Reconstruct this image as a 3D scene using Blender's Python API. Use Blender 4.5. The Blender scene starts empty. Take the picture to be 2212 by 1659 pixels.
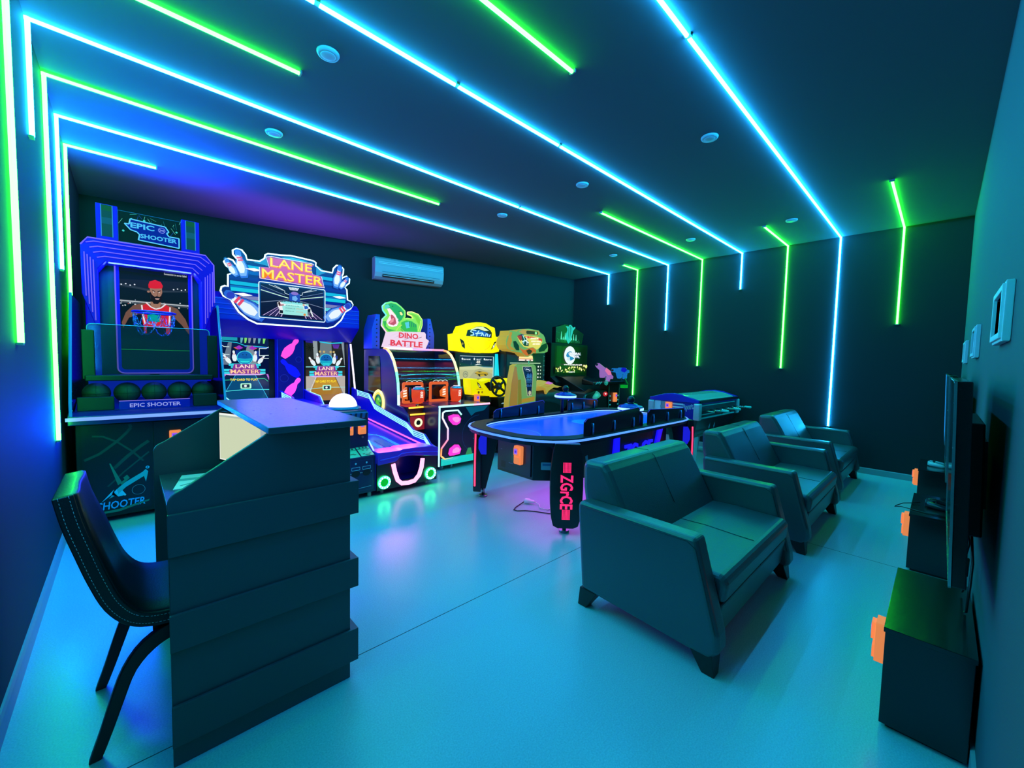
import bpy, bmesh, math, random
from mathutils import Vector as V, Matrix
random.seed(11)
S = bpy.context.scene
COL = S.collection
W, H, YF = 8.057, 3.427, -0.166          # room width, ceiling height, front wall
BK = lambda x: 7.45 - 0.1738 * x         # back wall runs askew

# ------------------------------------------------------------ camera
f_px = 878.378
yaw, pit, rol = math.radians(43.4446), math.radians(-3.3108), math.radians(1.3581)
fw = V((math.sin(yaw)*math.cos(pit), math.cos(yaw)*math.cos(pit), math.sin(pit)))
rt = V((math.cos(yaw), -math.sin(yaw), 0)); up = rt.cross(fw)
rt, up = rt*math.cos(rol)+up*math.sin(rol), up*math.cos(rol)-rt*math.sin(rol)
cd = bpy.data.cameras.new('camera'); cam = bpy.data.objects.new('camera', cd); COL.objects.link(cam)
m = Matrix((rt, up, -fw)).transposed().to_4x4(); m.translation = (0.3904, 0.0, 1.5)
cam.matrix_world = m
cd.sensor_width = 36; cd.lens = f_px/2212*36; cd.clip_start = 0.01; cd.clip_end = 60
S.camera = cam

# ------------------------------------------------------------ world, exposure
wd = bpy.data.worlds.new('world'); S.world = wd; wd.use_nodes = True
wd.node_tree.nodes['Background'].inputs[0].default_value = (0.0, 0.02, 0.05, 1)
wd.node_tree.nodes['Background'].inputs[1].default_value = 0.05
S.view_settings.view_transform = 'Standard'; S.view_settings.look = 'None'
S.view_settings.exposure = 0.0; S.view_settings.gamma = 1.0
S.view_settings.use_curve_mapping = False

# ------------------------------------------------------------ light levels
LED_WHITE = (1.0, 34.0, 82.0)            # cool white strips
LED_GREEN = (0.9, 50.0, 0.9)             # green strips

# ------------------------------------------------------------ materials
def lin(h):
    h = h.lstrip('#'); o = []
    for i in (0, 2, 4):
        c = int(h[i:i+2], 16)/255
        o.append(c/12.92 if c <= .04045 else ((c+.055)/1.055)**2.4)
    return (*o, 1)
_m = {}
def M(hexc, rough=.5, metal=0., spec=.5, coat=0., bump=0., scale=60., var=0., alpha=1., stretch=None):
    k = (hexc, rough, metal, spec, coat, bump, scale, var, alpha, stretch)
    if k in _m: return _m[k]
    mt = bpy.data.materials.new('surface_'+hexc.strip('#')); mt.use_nodes = True
    nt = mt.node_tree; b = nt.nodes['Principled BSDF']
    b.inputs['Base Color'].default_value = lin(hexc)
    b.inputs['Roughness'].default_value = rough; b.inputs['Metallic'].default_value = metal
    b.inputs['Specular IOR Level'].default_value = spec
    b.inputs['Coat Weight'].default_value = coat; b.inputs['Coat Roughness'].default_value = .12
    b.inputs['Alpha'].default_value = alpha
    tc = nt.nodes.new('ShaderNodeTexCoord'); nz = nt.nodes.new('ShaderNodeTexNoise')
    nz.inputs['Scale'].default_value = scale; nz.inputs['Detail'].default_value = 3
    if stretch:
        mp = nt.nodes.new('ShaderNodeMapping'); mp.inputs['Scale'].default_value = stretch
        nt.links.new(tc.outputs['Object'], mp.inputs['Vector']); nt.links.new(mp.outputs['Vector'], nz.inputs['Vector'])
    else:
        nt.links.new(tc.outputs['Object'], nz.inputs['Vector'])
    rr = nt.nodes.new('ShaderNodeMapRange')
    rr.inputs['To Min'].default_value = max(0, rough-.06); rr.inputs['To Max'].default_value = min(1, rough+.06)
    nt.links.new(nz.outputs['Fac'], rr.inputs['Value']); nt.links.new(rr.outputs['Result'], b.inputs['Roughness'])
    if var:
        mx = nt.nodes.new('ShaderNodeMixRGB'); mx.blend_type = 'MULTIPLY'; mx.inputs['Fac'].default_value = var
        mx.inputs['Color1'].default_value = lin(hexc)
        nt.links.new(nz.outputs['Fac'], mx.inputs['Color2']); nt.links.new(mx.outputs['Color'], b.inputs['Base Color'])
    if bump:
        bp = nt.nodes.new('ShaderNodeBump'); bp.inputs['Strength'].default_value = bump; bp.inputs['Distance'].default_value = .004
        nt.links.new(nz.outputs['Fac'], bp.inputs['Height']); nt.links.new(bp.outputs['Normal'], b.inputs['Normal'])
    _m[k] = mt
    return mt
def E(c, s=1., rough=.25, base='#050505', sample=False):
    """emissive surface"""
    k = ('E', c if isinstance(c, str) else tuple(c), s, rough, base, sample)
    if k in _m: return _m[k]
    mt = bpy.data.materials.new('glow_'+(c.strip('#') if isinstance(c, str) else 'led')); mt.use_nodes = True
    b = mt.node_tree.nodes['Principled BSDF']
    b.inputs['Base Color'].default_value = lin(base); b.inputs['Roughness'].default_value = rough
    b.inputs['Specular IOR Level'].default_value = .12 if rough >= .4 else .4
    b.inputs['Emission Color'].default_value = lin(c) if isinstance(c, str) else (*c, 1)
    b.inputs['Emission Strength'].default_value = s
    try: mt.cycles.emission_sampling = 'FRONT' if sample else 'NONE'
    except Exception: pass
    _m[k] = mt
    return mt

BLACK = M('#0c0d10', .45); DARK = M('#15181d', .5); CHAR = M('#23272c', .55)
STEEL = M('#9aa0a6', .3, 1.); CHROME = M('#d8dde2', .12, 1.); WHITE = M('#e6e8ea', .5)
BLUEP = M('#0408c0', .4, coat=.25); DBLUE = M('#050a6a', .4, coat=.3); ORANGE_GLOW = E('#ee8650', .85, .45, '#f0602a')  # card reader plastic is no lamp; glow added to keep its orange bright

# ------------------------------------------------------------ object helpers
WL = {}
def thing(name, label, cat, loc, group=None):
    o = bpy.data.objects.new(name, None); COL.objects.link(o); o.location = loc
    o.empty_display_size = .1
    o['label'] = label; o['category'] = cat
    if group: o['group'] = group
    WL[o] = V(loc)
    return o
def tag(o, label, cat, group=None):
    o['label'] = label; o['category'] = cat
    if group: o['group'] = group
    return o
def struct(o, label=None):
    o['kind'] = 'structure'
    if label: o['label'] = label; o['category'] = 'room'
    return o
def dup(root, delta, label, name=None):
    def cp(o, par):
        c = o.copy(); COL.objects.link(c); c.parent = par
        for ch in list(o.children): cp(ch, c)
        return c
    r = cp(root, None); r.location = V(root.location)+V(delta); r['label'] = label
    return r

class B:
    def __init__(s, mat=None):
        s.bm = bmesh.new(); s.mats = []; s.d = mat
    def mi(s, m):
        m = m or s.d
        if m not in s.mats: s.mats.append(m)
        return s.mats.index(m)
    def face(s, pts, m=None, smooth=False):
        vs = [s.bm.verts.new(p) for p in pts]
        f = s.bm.faces.new(vs); f.material_index = s.mi(m); f.smooth = smooth
        return f
    def grid(s, rings, m=None, closed=True, caps=True, smooth=True):
        i = s.mi(m); R = [[s.bm.verts.new(p) for p in r] for r in rings]; n = len(R[0])
        for a, b in zip(R, R[1:]):
            for k in range(n if closed else n-1):
                f = s.bm.faces.new((a[k], a[(k+1) % n], b[(k+1) % n], b[k])); f.material_index = i; f.smooth = smooth
        if caps:
            for r, rev in ((R[0], True), (R[-1], False)):
                f = s.bm.faces.new(r[::-1] if rev else r); f.material_index = i
        return s
    def box(s, x0, x1, y0, y1, z0, z1, m=None):
        return s.grid([[(x0, y0, z), (x1, y0, z), (x1, y1, z), (x0, y1, z)] for z in (z0, z1)], m, smooth=False)
    def prism(s, prof, ax, a, b, m=None, smooth=False):
        def P(q, t):
            u, v = q
            return (t, u, v) if ax == 'x' else ((u, t, v) if ax == 'y' else (u, v, t))
        return s.grid([[P(q, t) for q in prof] for t in (a, b)], m, smooth=smooth)
    def tube(s, pts, r, m=None, n=8, closed=False):
        pts = [V(p) for p in pts]; rings = []; N = len(pts); pu = None
        for i, p in enumerate(pts):
            a = pts[(i-1) % N] if (closed or i > 0) else p
            b = pts[(i+1) % N] if (closed or i < N-1) else p
            t = (b-a).normalized()
            if pu is None:
                pu = t.orthogonal().normalized()
            pu = (pu - t*pu.dot(t)).normalized(); w = t.cross(pu)
            rr = r[i] if isinstance(r, (list, tuple)) else r
            rings.append([p+(pu*math.cos(k*2*math.pi/n)+w*math.sin(k*2*math.pi/n))*rr for k in range(n)])
        if closed: rings.append(rings[0])
        return s.grid(rings, m, caps=not closed)
    def cyl(s, c, r, h, ax='z', m=None, n=24, r2=None):
        c = V(c); d = {'x': V((1, 0, 0)), 'y': V((0, 1, 0)), 'z': V((0, 0, 1))}.get(ax) if isinstance(ax, str) else V(ax).normalized()
        u = d.orthogonal().normalized(); w = d.cross(u); r2 = r if r2 is None else r2
        return s.grid([[c+d*t+(u*math.cos(k*2*math.pi/n)+w*math.sin(k*2*math.pi/n))*q for k in range(n)] for t, q in ((0, r), (h, r2))], m)
    def lathe(s, c, prof, ax='z', m=None, n=24):
        c = V(c); d = {'x': V((1, 0, 0)), 'y': V((0, 1, 0)), 'z': V((0, 0, 1))}.get(ax) if isinstance(ax, str) else V(ax).normalized()
        u = d.orthogonal().normalized(); w = d.cross(u)
        return s.grid([[c+d*t+(u*math.cos(k*2*math.pi/n)+w*math.sin(k*2*math.pi/n))*max(q, 1e-4) for k in range(n)] for q, t in prof], m)
    def ball(s, c, r, m=None, n=16, sc=(1, 1, 1)):
        c = V(c); rings = []
        for j in range(1, n):
            a = -math.pi/2+math.pi*j/n
            rings.append([c+V((math.cos(a)*math.cos(k*2*math.pi/n)*r*sc[0], math.cos(a)*math.sin(k*2*math.pi/n)*r*sc[1], math.sin(a)*r*sc[2])) for k in range(n)])
        return s.grid(rings, m)
    def ngon(s, pts, nrm, th, m=None, side=None):
        """a plate of thickness th with a free outline, grown along nrm"""
        pts = [V(p) for p in pts]; nrm = V(nrm).normalized()*th
        i = s.mi(m); j = s.mi(side or m)
        a = [s.bm.verts.new(p) for p in pts]; b = [s.bm.verts.new(p+nrm) for p in pts]; n = len(a)
        for k in range(n):
            f = s.bm.faces.new((a[k], a[(k+1) % n], b[(k+1) % n], b[k])); f.material_index = j
        fs = [s.bm.faces.new(a[::-1]), s.bm.faces.new(b)]
        for f in fs: f.material_index = i; f.normal_update()
        bmesh.ops.triangulate(s.bm, faces=fs, ngon_method='EAR_CLIP')
        return s
    def text(s, t, o, u, v, size, m=None, depth=.004, width=None, bold=0., shear=0.):
        cu = bpy.data.curves.new('t', 'FONT'); cu.body = t; cu.size = 1; cu.resolution_u = 2
        cu.align_x = 'CENTER'; cu.align_y = 'CENTER'; cu.extrude = .5; cu.offset = bold; cu.shear = shear
        ob = bpy.data.objects.new('t', cu); me = bpy.data.meshes.new_from_object(ob)
        xs = [q.co.x for q in me.vertices]; ys = [q.co.y for q in me.vertices]
        cx, cy = (min(xs)+max(xs))/2, (min(ys)+max(ys))/2
        sx = size if width is None else width/(max(xs)-min(xs)); sy = size if width is None else size/.71
        u, v, o = V(u), V(v), V(o); n = u.cross(v); i = s.mi(m)
        vs = [s.bm.verts.new(o+u*((q.co.x-cx)*sx)+v*((q.co.y-cy)*sy)+n*((q.co.z+.5)*depth)) for q in me.vertices]
        for p in me.polygons:
            try:
                f = s.bm.faces.new([vs[k] for k in p.vertices]); f.material_index = i
            except ValueError: pass
        bpy.data.objects.remove(ob); bpy.data.curves.remove(cu); bpy.data.meshes.remove(me)
        return s
    def out(s, name, parent=None, bevel=0., label=None, seg=2, angle=35):
        bmesh.ops.recalc_face_normals(s.bm, faces=s.bm.faces)
        me = bpy.data.meshes.new(name); off = WL.get(parent, V((0, 0, 0)))
        root = V((0, 0, 0))
        if parent is None:
            co = [q.co.copy() for q in s.bm.verts]
            xs = [c.x for c in co]; ys = [c.y for c in co]; zs = [c.z for c in co]
            off = V(((min(xs)+max(xs))/2, (min(ys)+max(ys))/2, min(zs))); root = off
        for q in s.bm.verts: q.co -= off
        s.bm.to_mesh(me); s.bm.free()
        for mt in s.mats: me.materials.append(mt)
        o = bpy.data.objects.new(name, me); COL.objects.link(o); o.location = root
        if parent is not None: o.parent = parent
        WL[o] = off
        if bevel:
            b = o.modifiers.new('bevel', 'BEVEL'); b.width = bevel; b.segments = seg; b.limit_method = 'ANGLE'; b.angle_limit = math.radians(angle)
            b.harden_normals = False
        if label: o['label'] = label
        return o

class Art(B):
    """a printed or lit picture: flat pieces laid on a plane, u and v in 0..1"""
    def __init__(s, o, u, v, w, h, step=.00035):
        super().__init__(); s.o, s.u, s.v, s.w, s.h = V(o), V(u).normalized(), V(v).normalized(), w, h
        s.n = s.u.cross(s.v); s.k = 0; s.step = step
    def at(s, a, b, k=None):
        return s.o+s.u*(a*s.w)+s.v*(b*s.h)+s.n*((s.k if k is None else k)*s.step)
    def poly(s, pts, m):
        s.k += 1; f = s.face([s.at(*p) for p in pts], m)
        f.normal_update()
        if len(pts) > 4: bmesh.ops.triangulate(s.bm, faces=[f], ngon_method='EAR_CLIP')
        return s
    def rect(s, a0, a1, b0, b1, m): return s.poly([(a0, b0), (a1, b0), (a1, b1), (a0, b1)], m)
    def disc(s, a, b, r, m, n=20, sq=1., rot=0.):
        k = s.w/s.h; c, d = math.cos(rot), math.sin(rot); P = []
        for i in range(n):
            t = i*2*math.pi/n; x, y = r*math.cos(t), r*sq*math.sin(t)
            P.append((a+x*c-y*d, b+(x*d+y*c)*k))
        return s.poly(P, m)
    def line(s, pts, t, m):
        """stroke of thickness t (fraction of the width)"""
        for p, q in zip(pts, pts[1:]):
            d = V(((q[0]-p[0])*s.w, (q[1]-p[1])*s.h)); L = d.length
            if L < 1e-6: continue
            d /= L; e = V((-d.y, d.x))*t*s.w/2
            s.poly([(p[0]-e.x/s.w, p[1]-e.y/s.h), (q[0]-e.x/s.w, q[1]-e.y/s.h), (q[0]+e.x/s.w, q[1]+e.y/s.h), (p[0]+e.x/s.w, p[1]+e.y/s.h)], m); s.k -= .9
        s.k += 1
        return s
    def txt(s, t, a, b, size, m, width=None, bold=0., depth=.001, ang=0., shear=0.):
        s.k += 1; c, d = math.cos(ang), math.sin(ang)
        s.text(t, s.at(a, b), s.u*c+s.v*d, s.v*c-s.u*d, size*s.h, m, depth, None if width is None else width*s.w, bold, shear); s.k += depth/s.step
        return s
def arc(cx, cy, r, a0, a1, n=8):
    return [(cx+r*math.cos(math.radians(a0+(a1-a0)*i/n)), cy+r*math.sin(math.radians(a0+(a1-a0)*i/n))) for i in range(n+1)]
def rrect(x0, x1, y0, y1, r, n=4):
    return arc(x1-r, y1-r, r, 0, 90, n)+arc(x0+r, y1-r, r, 90, 180, n)+arc(x0+r, y0+r, r, 180, 270, n)+arc(x1-r, y0+r, r, 270, 360, n)

X, Y, Z = V((1, 0, 0)), V((0, 1, 0)), V((0, 0, 1))

# ------------------------------------------------------------ room
def wallmat(c, rough=.75): return M(c, rough, bump=.15, scale=220., spec=.3)
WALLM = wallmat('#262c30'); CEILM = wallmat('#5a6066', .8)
def floor_material():
    mt = bpy.data.materials.new('polished_floor'); mt.use_nodes = True; nt = mt.node_tree; b = nt.nodes['Principled BSDF']
    tc = nt.nodes.new('ShaderNodeTexCoord')
    n1 = nt.nodes.new('ShaderNodeTexNoise'); n1.inputs['Scale'].default_value = 160; n1.inputs['Detail'].default_value = 4
    nt.links.new(tc.outputs['Object'], n1.inputs['Vector'])
    r1 = nt.nodes.new('ShaderNodeValToRGB'); r1.color_ramp.elements[0].position = .3; r1.color_ramp.elements[1].position = .7
    r1.color_ramp.elements[0].color = lin('#98bfc4'); r1.color_ramp.elements[1].color = lin('#b0d4d8')
    nt.links.new(n1.outputs['Fac'], r1.inputs['Fac'])
    nt.links.new(r1.outputs['Color'], b.inputs['Base Color'])
    b.inputs['Roughness'].default_value = .27
    bp = nt.nodes.new('ShaderNodeBump'); bp.inputs['Strength'].default_value = .08; bp.inputs['Distance'].default_value = .002
    nt.links.new(n1.outputs['Fac'], bp.inputs['Height']); nt.links.new(bp.outputs['Normal'], b.inputs['Normal'])
    return mt
FLOORM = floor_material()
b = B(FLOORM); b.box(-.1, W+.1, YF-.1, 7.6, -.1, 0)
for (x0, x1, y) in ((0.0, W, 1.935), (0.0, W, 5.2)): b.box(x0, x1, y-.002, y+.002, 0, .0006, M('#3c4446', .7))
for (x, y0, y1) in ((4.6, YF, 6.6),): b.box(x-.002, x+.002, y0, y1, 0, .0006, M('#3c4446', .7))
struct(b.out('floor'))
struct(B(CEILM).box(-.1, W+.1, YF-.1, 7.6, H, H+.1).out('ceiling'))
struct(B(WALLM).box(-.1, 0, YF-.1, 7.6, 0, H).out('wall_left'))
struct(B(WALLM).box(W, W+.1, YF-.1, 6.15, 0, H).out('wall_right'))
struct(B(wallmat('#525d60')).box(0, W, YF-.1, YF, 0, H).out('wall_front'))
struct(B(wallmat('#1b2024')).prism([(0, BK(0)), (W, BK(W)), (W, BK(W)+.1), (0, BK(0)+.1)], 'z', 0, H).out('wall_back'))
BASEM = M('#9da2a4', .45)
struct(B(BASEM).prism([(0, 0), (.014, 0), (.014, .085), (.008, .1), (0, .1)], 'y', YF, BK(0)-.02).out('baseboard_left'))
struct(B(BASEM).prism([(W, 0), (W-.014, 0), (W-.014, .075), (W-.008, .085), (W, .085)], 'y', YF, 6.0).out('baseboard_right'))
struct(B(BASEM).prism([(YF, 0), (YF+.012, 0), (YF+.012, .08), (YF, .085)], 'x', .02, W-.02).out('baseboard_front'))

# ------------------------------------------------------------ LED strips
WL_MAT = E(LED_WHITE, 1., sample=True); GL_MAT = E(LED_GREEN, 1., sample=True); CAPM = M('#8f979b', .4)
R_, RO = .0118, .013                      # tube radius and stand-off
def led(label, color, y, left=None, ceil=None, right=None, gaps=()):
    """one strip: optional drop on the left wall, run over the ceiling, optional drop on the right wall"""
    mt = WL_MAT if color == 'w' else GL_MAT
    x0 = ceil[0] if ceil else 0
    t = thing('led_strip', label, 'led strip', ((ceil[0]+ceil[1])/2 if ceil else 0, y, H), 'led strips on ceiling and walls')
    hex_ = [(math.cos(math.radians(a))*R_, RO+math.sin(math.radians(a))*R_) for a in range(0, 360, 45)]
    if left:
        B(mt).prism([(q[1], y+q[0]) for q in hex_], 'z', left, H-.004).out('diffuser', t)
        B(CAPM).box(0, .022, y-.022, y+.022, left-.012, left).out('end_cap', t)
    if ceil:
        xs = [ceil[0]]
        for g in gaps: xs += [g-.014, g+.014]
        xs.append(ceil[1])
        for a, c in zip(xs[::2], xs[1::2]):
            B(mt).prism([(y+q[0], H-q[1]) for q in hex_], 'x', a, c).out('diffuser', t)
        for g in gaps: B(CAPM).box(g-.014, g+.014, y-.02, y+.02, H-.012, H).out('connector', t)
        for e, s in ((ceil[0], -1), (ceil[1], 1)):
            if (s < 0 and e > .05) or (s > 0 and e < W-.05):
                B(CAPM).box(min(e, e+s*.012), max(e, e+s*.012), y-.022, y+.022, H-.022, H).out('end_cap', t)
    if right:
        B(mt).prism([(W-q[1], y+q[0]) for q in hex_], 'z', right, H-.004).out('diffuser', t)
        B(CAPM).box(W-.022, W, y-.022, y+.022, right-.012, right).out('end_cap', t)
led('short green led strip above the basketball machine, bending onto the ceiling', 'g', 5.754, 1.45, (0, .653))
led('white led strip crossing the ceiling nearest the back wall', 'w', 5.098, 2.17, (0, W), 2.77)
led('green led strip with the longest left wall drop, ending halfway over the ceiling', 'g', 4.414, .84, (0, 3.243))
led('green led strip on the right wall nearest the back corner, with a tiny ceiling stub', 'g', 4.414, None, (7.48, W), .843)
led('white led strip crossing the ceiling, with the shortest drop on the left wall', 'w', 3.763, 2.75, (0, W), 2.16, gaps=(4.003,))
led('green led strip at the left picture edge, ending on the ceiling near a round downlight', 'g', 3.119, 1.53, (0, 1.285))
led('green led strip over half the ceiling, ending on the right wall', 'g', 3.119, None, (4.84, W), 1.484)
led('white led strip with two visible joints, ending in the shortest right wall drop', 'w', 2.456, 2.6, (0, W), 2.809, gaps=(1.184, 2.114, 3.225))
led('green led strip at the top of the ceiling ending in mid air above the desk', 'g', 1.795, 1.9, (0, 2.571))
led('green led strip on the right wall with a short ceiling run near the last downlight', 'g', 1.795, None, (6.789, W), 1.481)
led('white led strip running steeply over the ceiling, dropping lowest down the right wall', 'w', 1.136, 1.2, (0, W), .628, gaps=(2.82,))
led('green led strip at the far right of the right wall close to the corner', 'g', .464, None, (6.084, W), 2.122)

# ------------------------------------------------------------ ceiling downlights
def downlight(x, y, label):
    t = thing('ceiling_downlight', label, 'ceiling light', (x, y, H), 'round ceiling downlights')
    B(M('#b4b8bc', .5)).lathe((x, y, H), [(.0, 0), (.068, 0), (.068, -.006), (.062, -.016), (.05, -.018)], 'z', n=28).out('trim_ring', t)
    B(M('#c4c8d0', .4)).lathe((x, y, H-.016), [(.05, 0), (.04, -.004), (.02, -.006), (.0, -.006)], 'z', n=28).out('lens', t)
    return t
d0 = downlight(1.365, 2.805, 'large round white downlight, nearest on the left of the ceiling')
for (x, y, l) in ((1.361, 4.103, 'round white downlight between the white and green strips above the basketball machine'),
                  (4.024, 2.801, 'round white downlight in the middle of the ceiling beside the white mid strip'),
                  (4.053, 4.132, 'round white downlight above the air conditioner end of the ceiling'),
                  (4.016, 1.468, 'round white downlight between the two rightmost white ceiling strips'),
                  (6.765, 1.473, 'round downlight beside the short green strip near the right wall'),
                  (6.739, 2.779, 'round downlight between the long green strip and the white mid strip'),
                  (6.761, 4.166, 'farthest small round downlight near the back right corner')):
    dup(d0, (x-1.365, y-2.805, 0), l)

# ------------------------------------------------------------ air conditioner on the back wall
wdir = V((1, -.1738, 0)).normalized(); wnrm = V((-.1738, -1, 0)).normalized()
t = thing('air_conditioner', 'white split air conditioner high on the dark back wall', 'air conditioner', (4.1, BK(4.1), 2.83))
p0 = V((3.487, BK(3.487), 0)); L_ = 1.245
def acp(s, d, z): return p0+wdir*s+wnrm*d+Z*z
prof = [(0, 3.205), (.16, 3.205), (.2, 3.17), (.21, 3.05), (.2, 2.94), (.165, 2.875), (.1, 2.84), (0, 2.835)]
ACM = M('#98a2ae', .4)
b = B(ACM); b.grid([[acp(s, d, z) for d, z in prof] for s in (0, L_)], smooth=False); b.out('housing', t, bevel=.008)
b = B(M('#0a0c10', .4)); b.grid([[acp(s, d+.0045, z) for d, z in ((.195, 2.915), (.172, 2.872), (.167, 2.872), (.188, 2.915))] for s in (.13, L_-.18)], smooth=False); b.out('air_outlet', t)
b = B(ACM); b.grid([[acp(s, d, z) for d, z in ((.202, 2.902), (.2, 2.89), (.19, 2.89), (.19, 2.9))] for s in (.14, L_-.2)], smooth=False); b.out('louver', t)
b = B(M('#5c6a78', .5)); b.grid([[acp(s, d, z) for d, z in ((.2065, 2.962), (.2055, 2.955), (.203, 2.955), (.203, 2.962))] for s in (.12, L_-.08)], smooth=False)
for zz in (3.12, 3.095): b.grid([[acp(s, d, z) for d, z in ((.2085, zz), (.209, zz-.004), (.2, zz-.004), (.2, zz))] for s in (.06, L_-.02)], M('#f4f8ff', .3), smooth=False)
b.out('seam', t)
b = B(M('#7d8894', .4)); b.grid([[acp(s, d, z) for d, z in ((.211, 2.995), (.21, 2.985), (.206, 2.985), (.206, 2.995))] for s in (.58, .7)], smooth=False); b.out('badge', t)

# ------------------------------------------------------------ orange card readers (bolted on: a part of each machine)
def reader(par, o, u, v, s=1., label='orange card reader'):
    """o = bottom left corner, u right, v up, grows towards the viewer"""
    o, u, v = V(o), V(u).normalized(), V(v).normalized(); n = u.cross(v); w, h = .085*s, .155*s
    b = B(ORANGE_GLOW); P = lambda a, c, d=0: o+u*(a*w)+v*(c*h)+n*d
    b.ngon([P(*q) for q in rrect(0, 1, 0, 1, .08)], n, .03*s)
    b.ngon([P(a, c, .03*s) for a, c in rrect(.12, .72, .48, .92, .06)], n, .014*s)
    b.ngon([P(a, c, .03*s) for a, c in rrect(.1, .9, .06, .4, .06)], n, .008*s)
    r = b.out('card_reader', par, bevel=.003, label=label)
    a = Art(P(0, 0, .0445*s), u, v, w, h); a.poly(rrect(.18, .66, .56, .86, .06), E('#9a5cf0', 1.)); a.rect(.3, .54, .64, .76, E('#3a1ce0', 1.)); a.out('reader_display', r)
    a = Art(P(0, 0, .031*s), u, v, w, h)
    a.poly(rrect(.76, .93, .5, .9, .05), E('#ff9a50', .9)); a.out('button', r)
    return r

# ------------------------------------------------------------ reception desk
DESKM = M('#4a5053', .42, bump=.05, scale=300.); DTOP = M('#454a52', .3, spec=.9)
t = thing('reception_desk', 'dark grey reception desk with three raised boards and a high counter, nearest the camera', 'desk', (.8, 2.35, 0))
sp = [(.48, 0), (1.117, 0), (1.117, 1.195), (.80, 1.195), (.525, 1.018)]+arc(.53, .965, .05, 125, 180, 5)
B(DESKM).prism(sp, 'y', 1.822, 1.842).out('side_panel', t, bevel=.003)
B(DESKM).prism(sp, 'y', 2.86, 2.88).out('side_panel', t, bevel=.003)
B(DESKM).box(1.097, 1.117, 1.842, 2.86, 0, 1.195).out('front_panel', t)
B(DTOP).prism([(.775, 1.745), (1.16, 1.745), (1.16, 2.96), (.775, 2.96)], 'z', 1.196, 1.222).out('countertop', t, bevel=.003)
B(DTOP).box(.5, 1.097, 1.842, 2.86, .815, .84).out('worktop', t, bevel=.002)
B(DESKM).box(.99, 1.01, 1.842, 2.86, .35, .815).out('modesty_panel', t)
for z0, z1 in ((.783, .935), (.437, .572), (.082, .234)):
    B(DESKM).prism([(.478, 1.808), (1.15, 1.808), (1.15, 2.895), (1.117, 2.895), (1.117, 1.822), (.478, 1.822)], 'z', z0, z1).out('cladding_board', t, bevel=.002)

# things on the desk
ml, mr = V((.745, 2.66, 0)), V((.93, 2.22, 0)); mu = (mr-ml).normalized(); mn = mu.cross(Z)
t = thing('computer_monitor', 'computer monitor with a pale blank page, on the desk under the counter', 'monitor', (.9, 2.45, .84))
mw = (mr-ml).length
b = B(BLACK); o = ml+Z*.93
b.ngon([o+mu*(q[0]*mw)+Z*(q[1]*.252) for q in rrect(-.02, 1.02, -.05, 1.03, .02)], -mn, .035); b.out('housing', t, bevel=.003)
a = Art(ml+Z*.93+mn*.001, mu, Z, mw, .252); a.rect(0, 1, 0, 1, E('#f4f8f0', 1.)); a.rect(.01, 1, .02, .92, E('#cdd6b4', 1.)); a.rect(0, 1, .92, .96, E('#aebfae', 1.)); a.rect(.7, .98, .1, .75, E('#a9b6b8', 1.)); a.out('screen', t)
c = (ml+mr)/2-mn*.06
B(BLACK).box(c.x-.03, c.x+.03, c.y-.03, c.y+.03, .85, 1.0).cyl((c.x, c.y, .8405), .1, .012, 'z').out('stand', t, bevel=.003)
def sheet(name, label, c, w, h, ang, z, extra):
    u = V((math.cos(ang), math.sin(ang), 0)); v = Z.cross(u); o = V((c[0], c[1], z))
    t = thing(name, label, 'paper', tuple(o))
    b = B(M('#f0f3f4', .5)); b.ngon([o+u*(i*w)+v*(j*h) for i, j in ((-.5, -.5), (.5, -.5), (.5, .5), (-.5, .5))], Z, .006); b.out('pages', t)
    a = Art(o-u*w/2-v*h/2+Z*.0063, u, v, w, h); a.rect(0, 1, .55, .72, M('#7fb4b8', .5)); a.line([(.1, .2), (.5, .45), (.9, .3)], .05, M('#5a8a90', .5)); a.disc(.6, .35, .08, M('#223333', .5)) if extra else None; a.out('print', t)
sheet('booklet', 'white printed booklet lying on the desk worktop', (.66, 2.60), .2, .27, -.2, .8405, True)
sheet('paper_sheet', 'plain white sheet at the front corner of the desk worktop', (.61, 2.22), .14, .2, -.2, .8405, False)

# ------------------------------------------------------------ black leather desk chair
def fuller(b):
    for q in b.bm.verts:
        k = min(1, max(0, (1.0-q.co.z)/.28)); k = k*k*(3-2*k); q.co.y = 2.03+(q.co.y-2.03)*(.94+.24*k)
    return b
LEATH = M('#15161b', .42, coat=.08, bump=.25, scale=160.); STITCH = M('#b9c4cc', .7)
t = thing('desk_chair', 'black leather high-back chair with pale stitching, behind the reception desk', 'chair', (.5, 2.22, 0))
cl = [(.222, 1.0), (.240, .90), (.268, .79), (.298, .68), (.335, .575), (.385, .505), (.45, .475), (.55, .468), (.68, .472), (.80, .478)]
def smooth_curve(P, n=4):
    o = []
    for i in range(len(P)-1):
        p = [V(P[max(0, min(len(P)-1, i+k))]) for k in (-1, 0, 1, 2)]
        for j in range(n):
            u = j/n; o.append(tuple(.5*((2*p[1])+(-p[0]+p[2])*u+(2*p[0]-5*p[1]+4*p[2]-p[3])*u*u+(-p[0]+3*p[1]-3*p[2]+p[3])*u**3)))
    return o+[tuple(P[-1])]
cl = smooth_curve(cl)
def offs(P, d):
    o = []
    for i, p in enumerate(P):
        a = V(P[max(i-1, 0)]); c = V(P[min(i+1, len(P)-1)]); e = (c-a).normalized(); o.append((p[0]-e.y*d, p[1]+e.x*d))
    return o
def shell(y0, y1, d0, d1):
    a, c = offs(cl, d0), offs(cl, -d1)
    return a+c[::-1]
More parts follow.
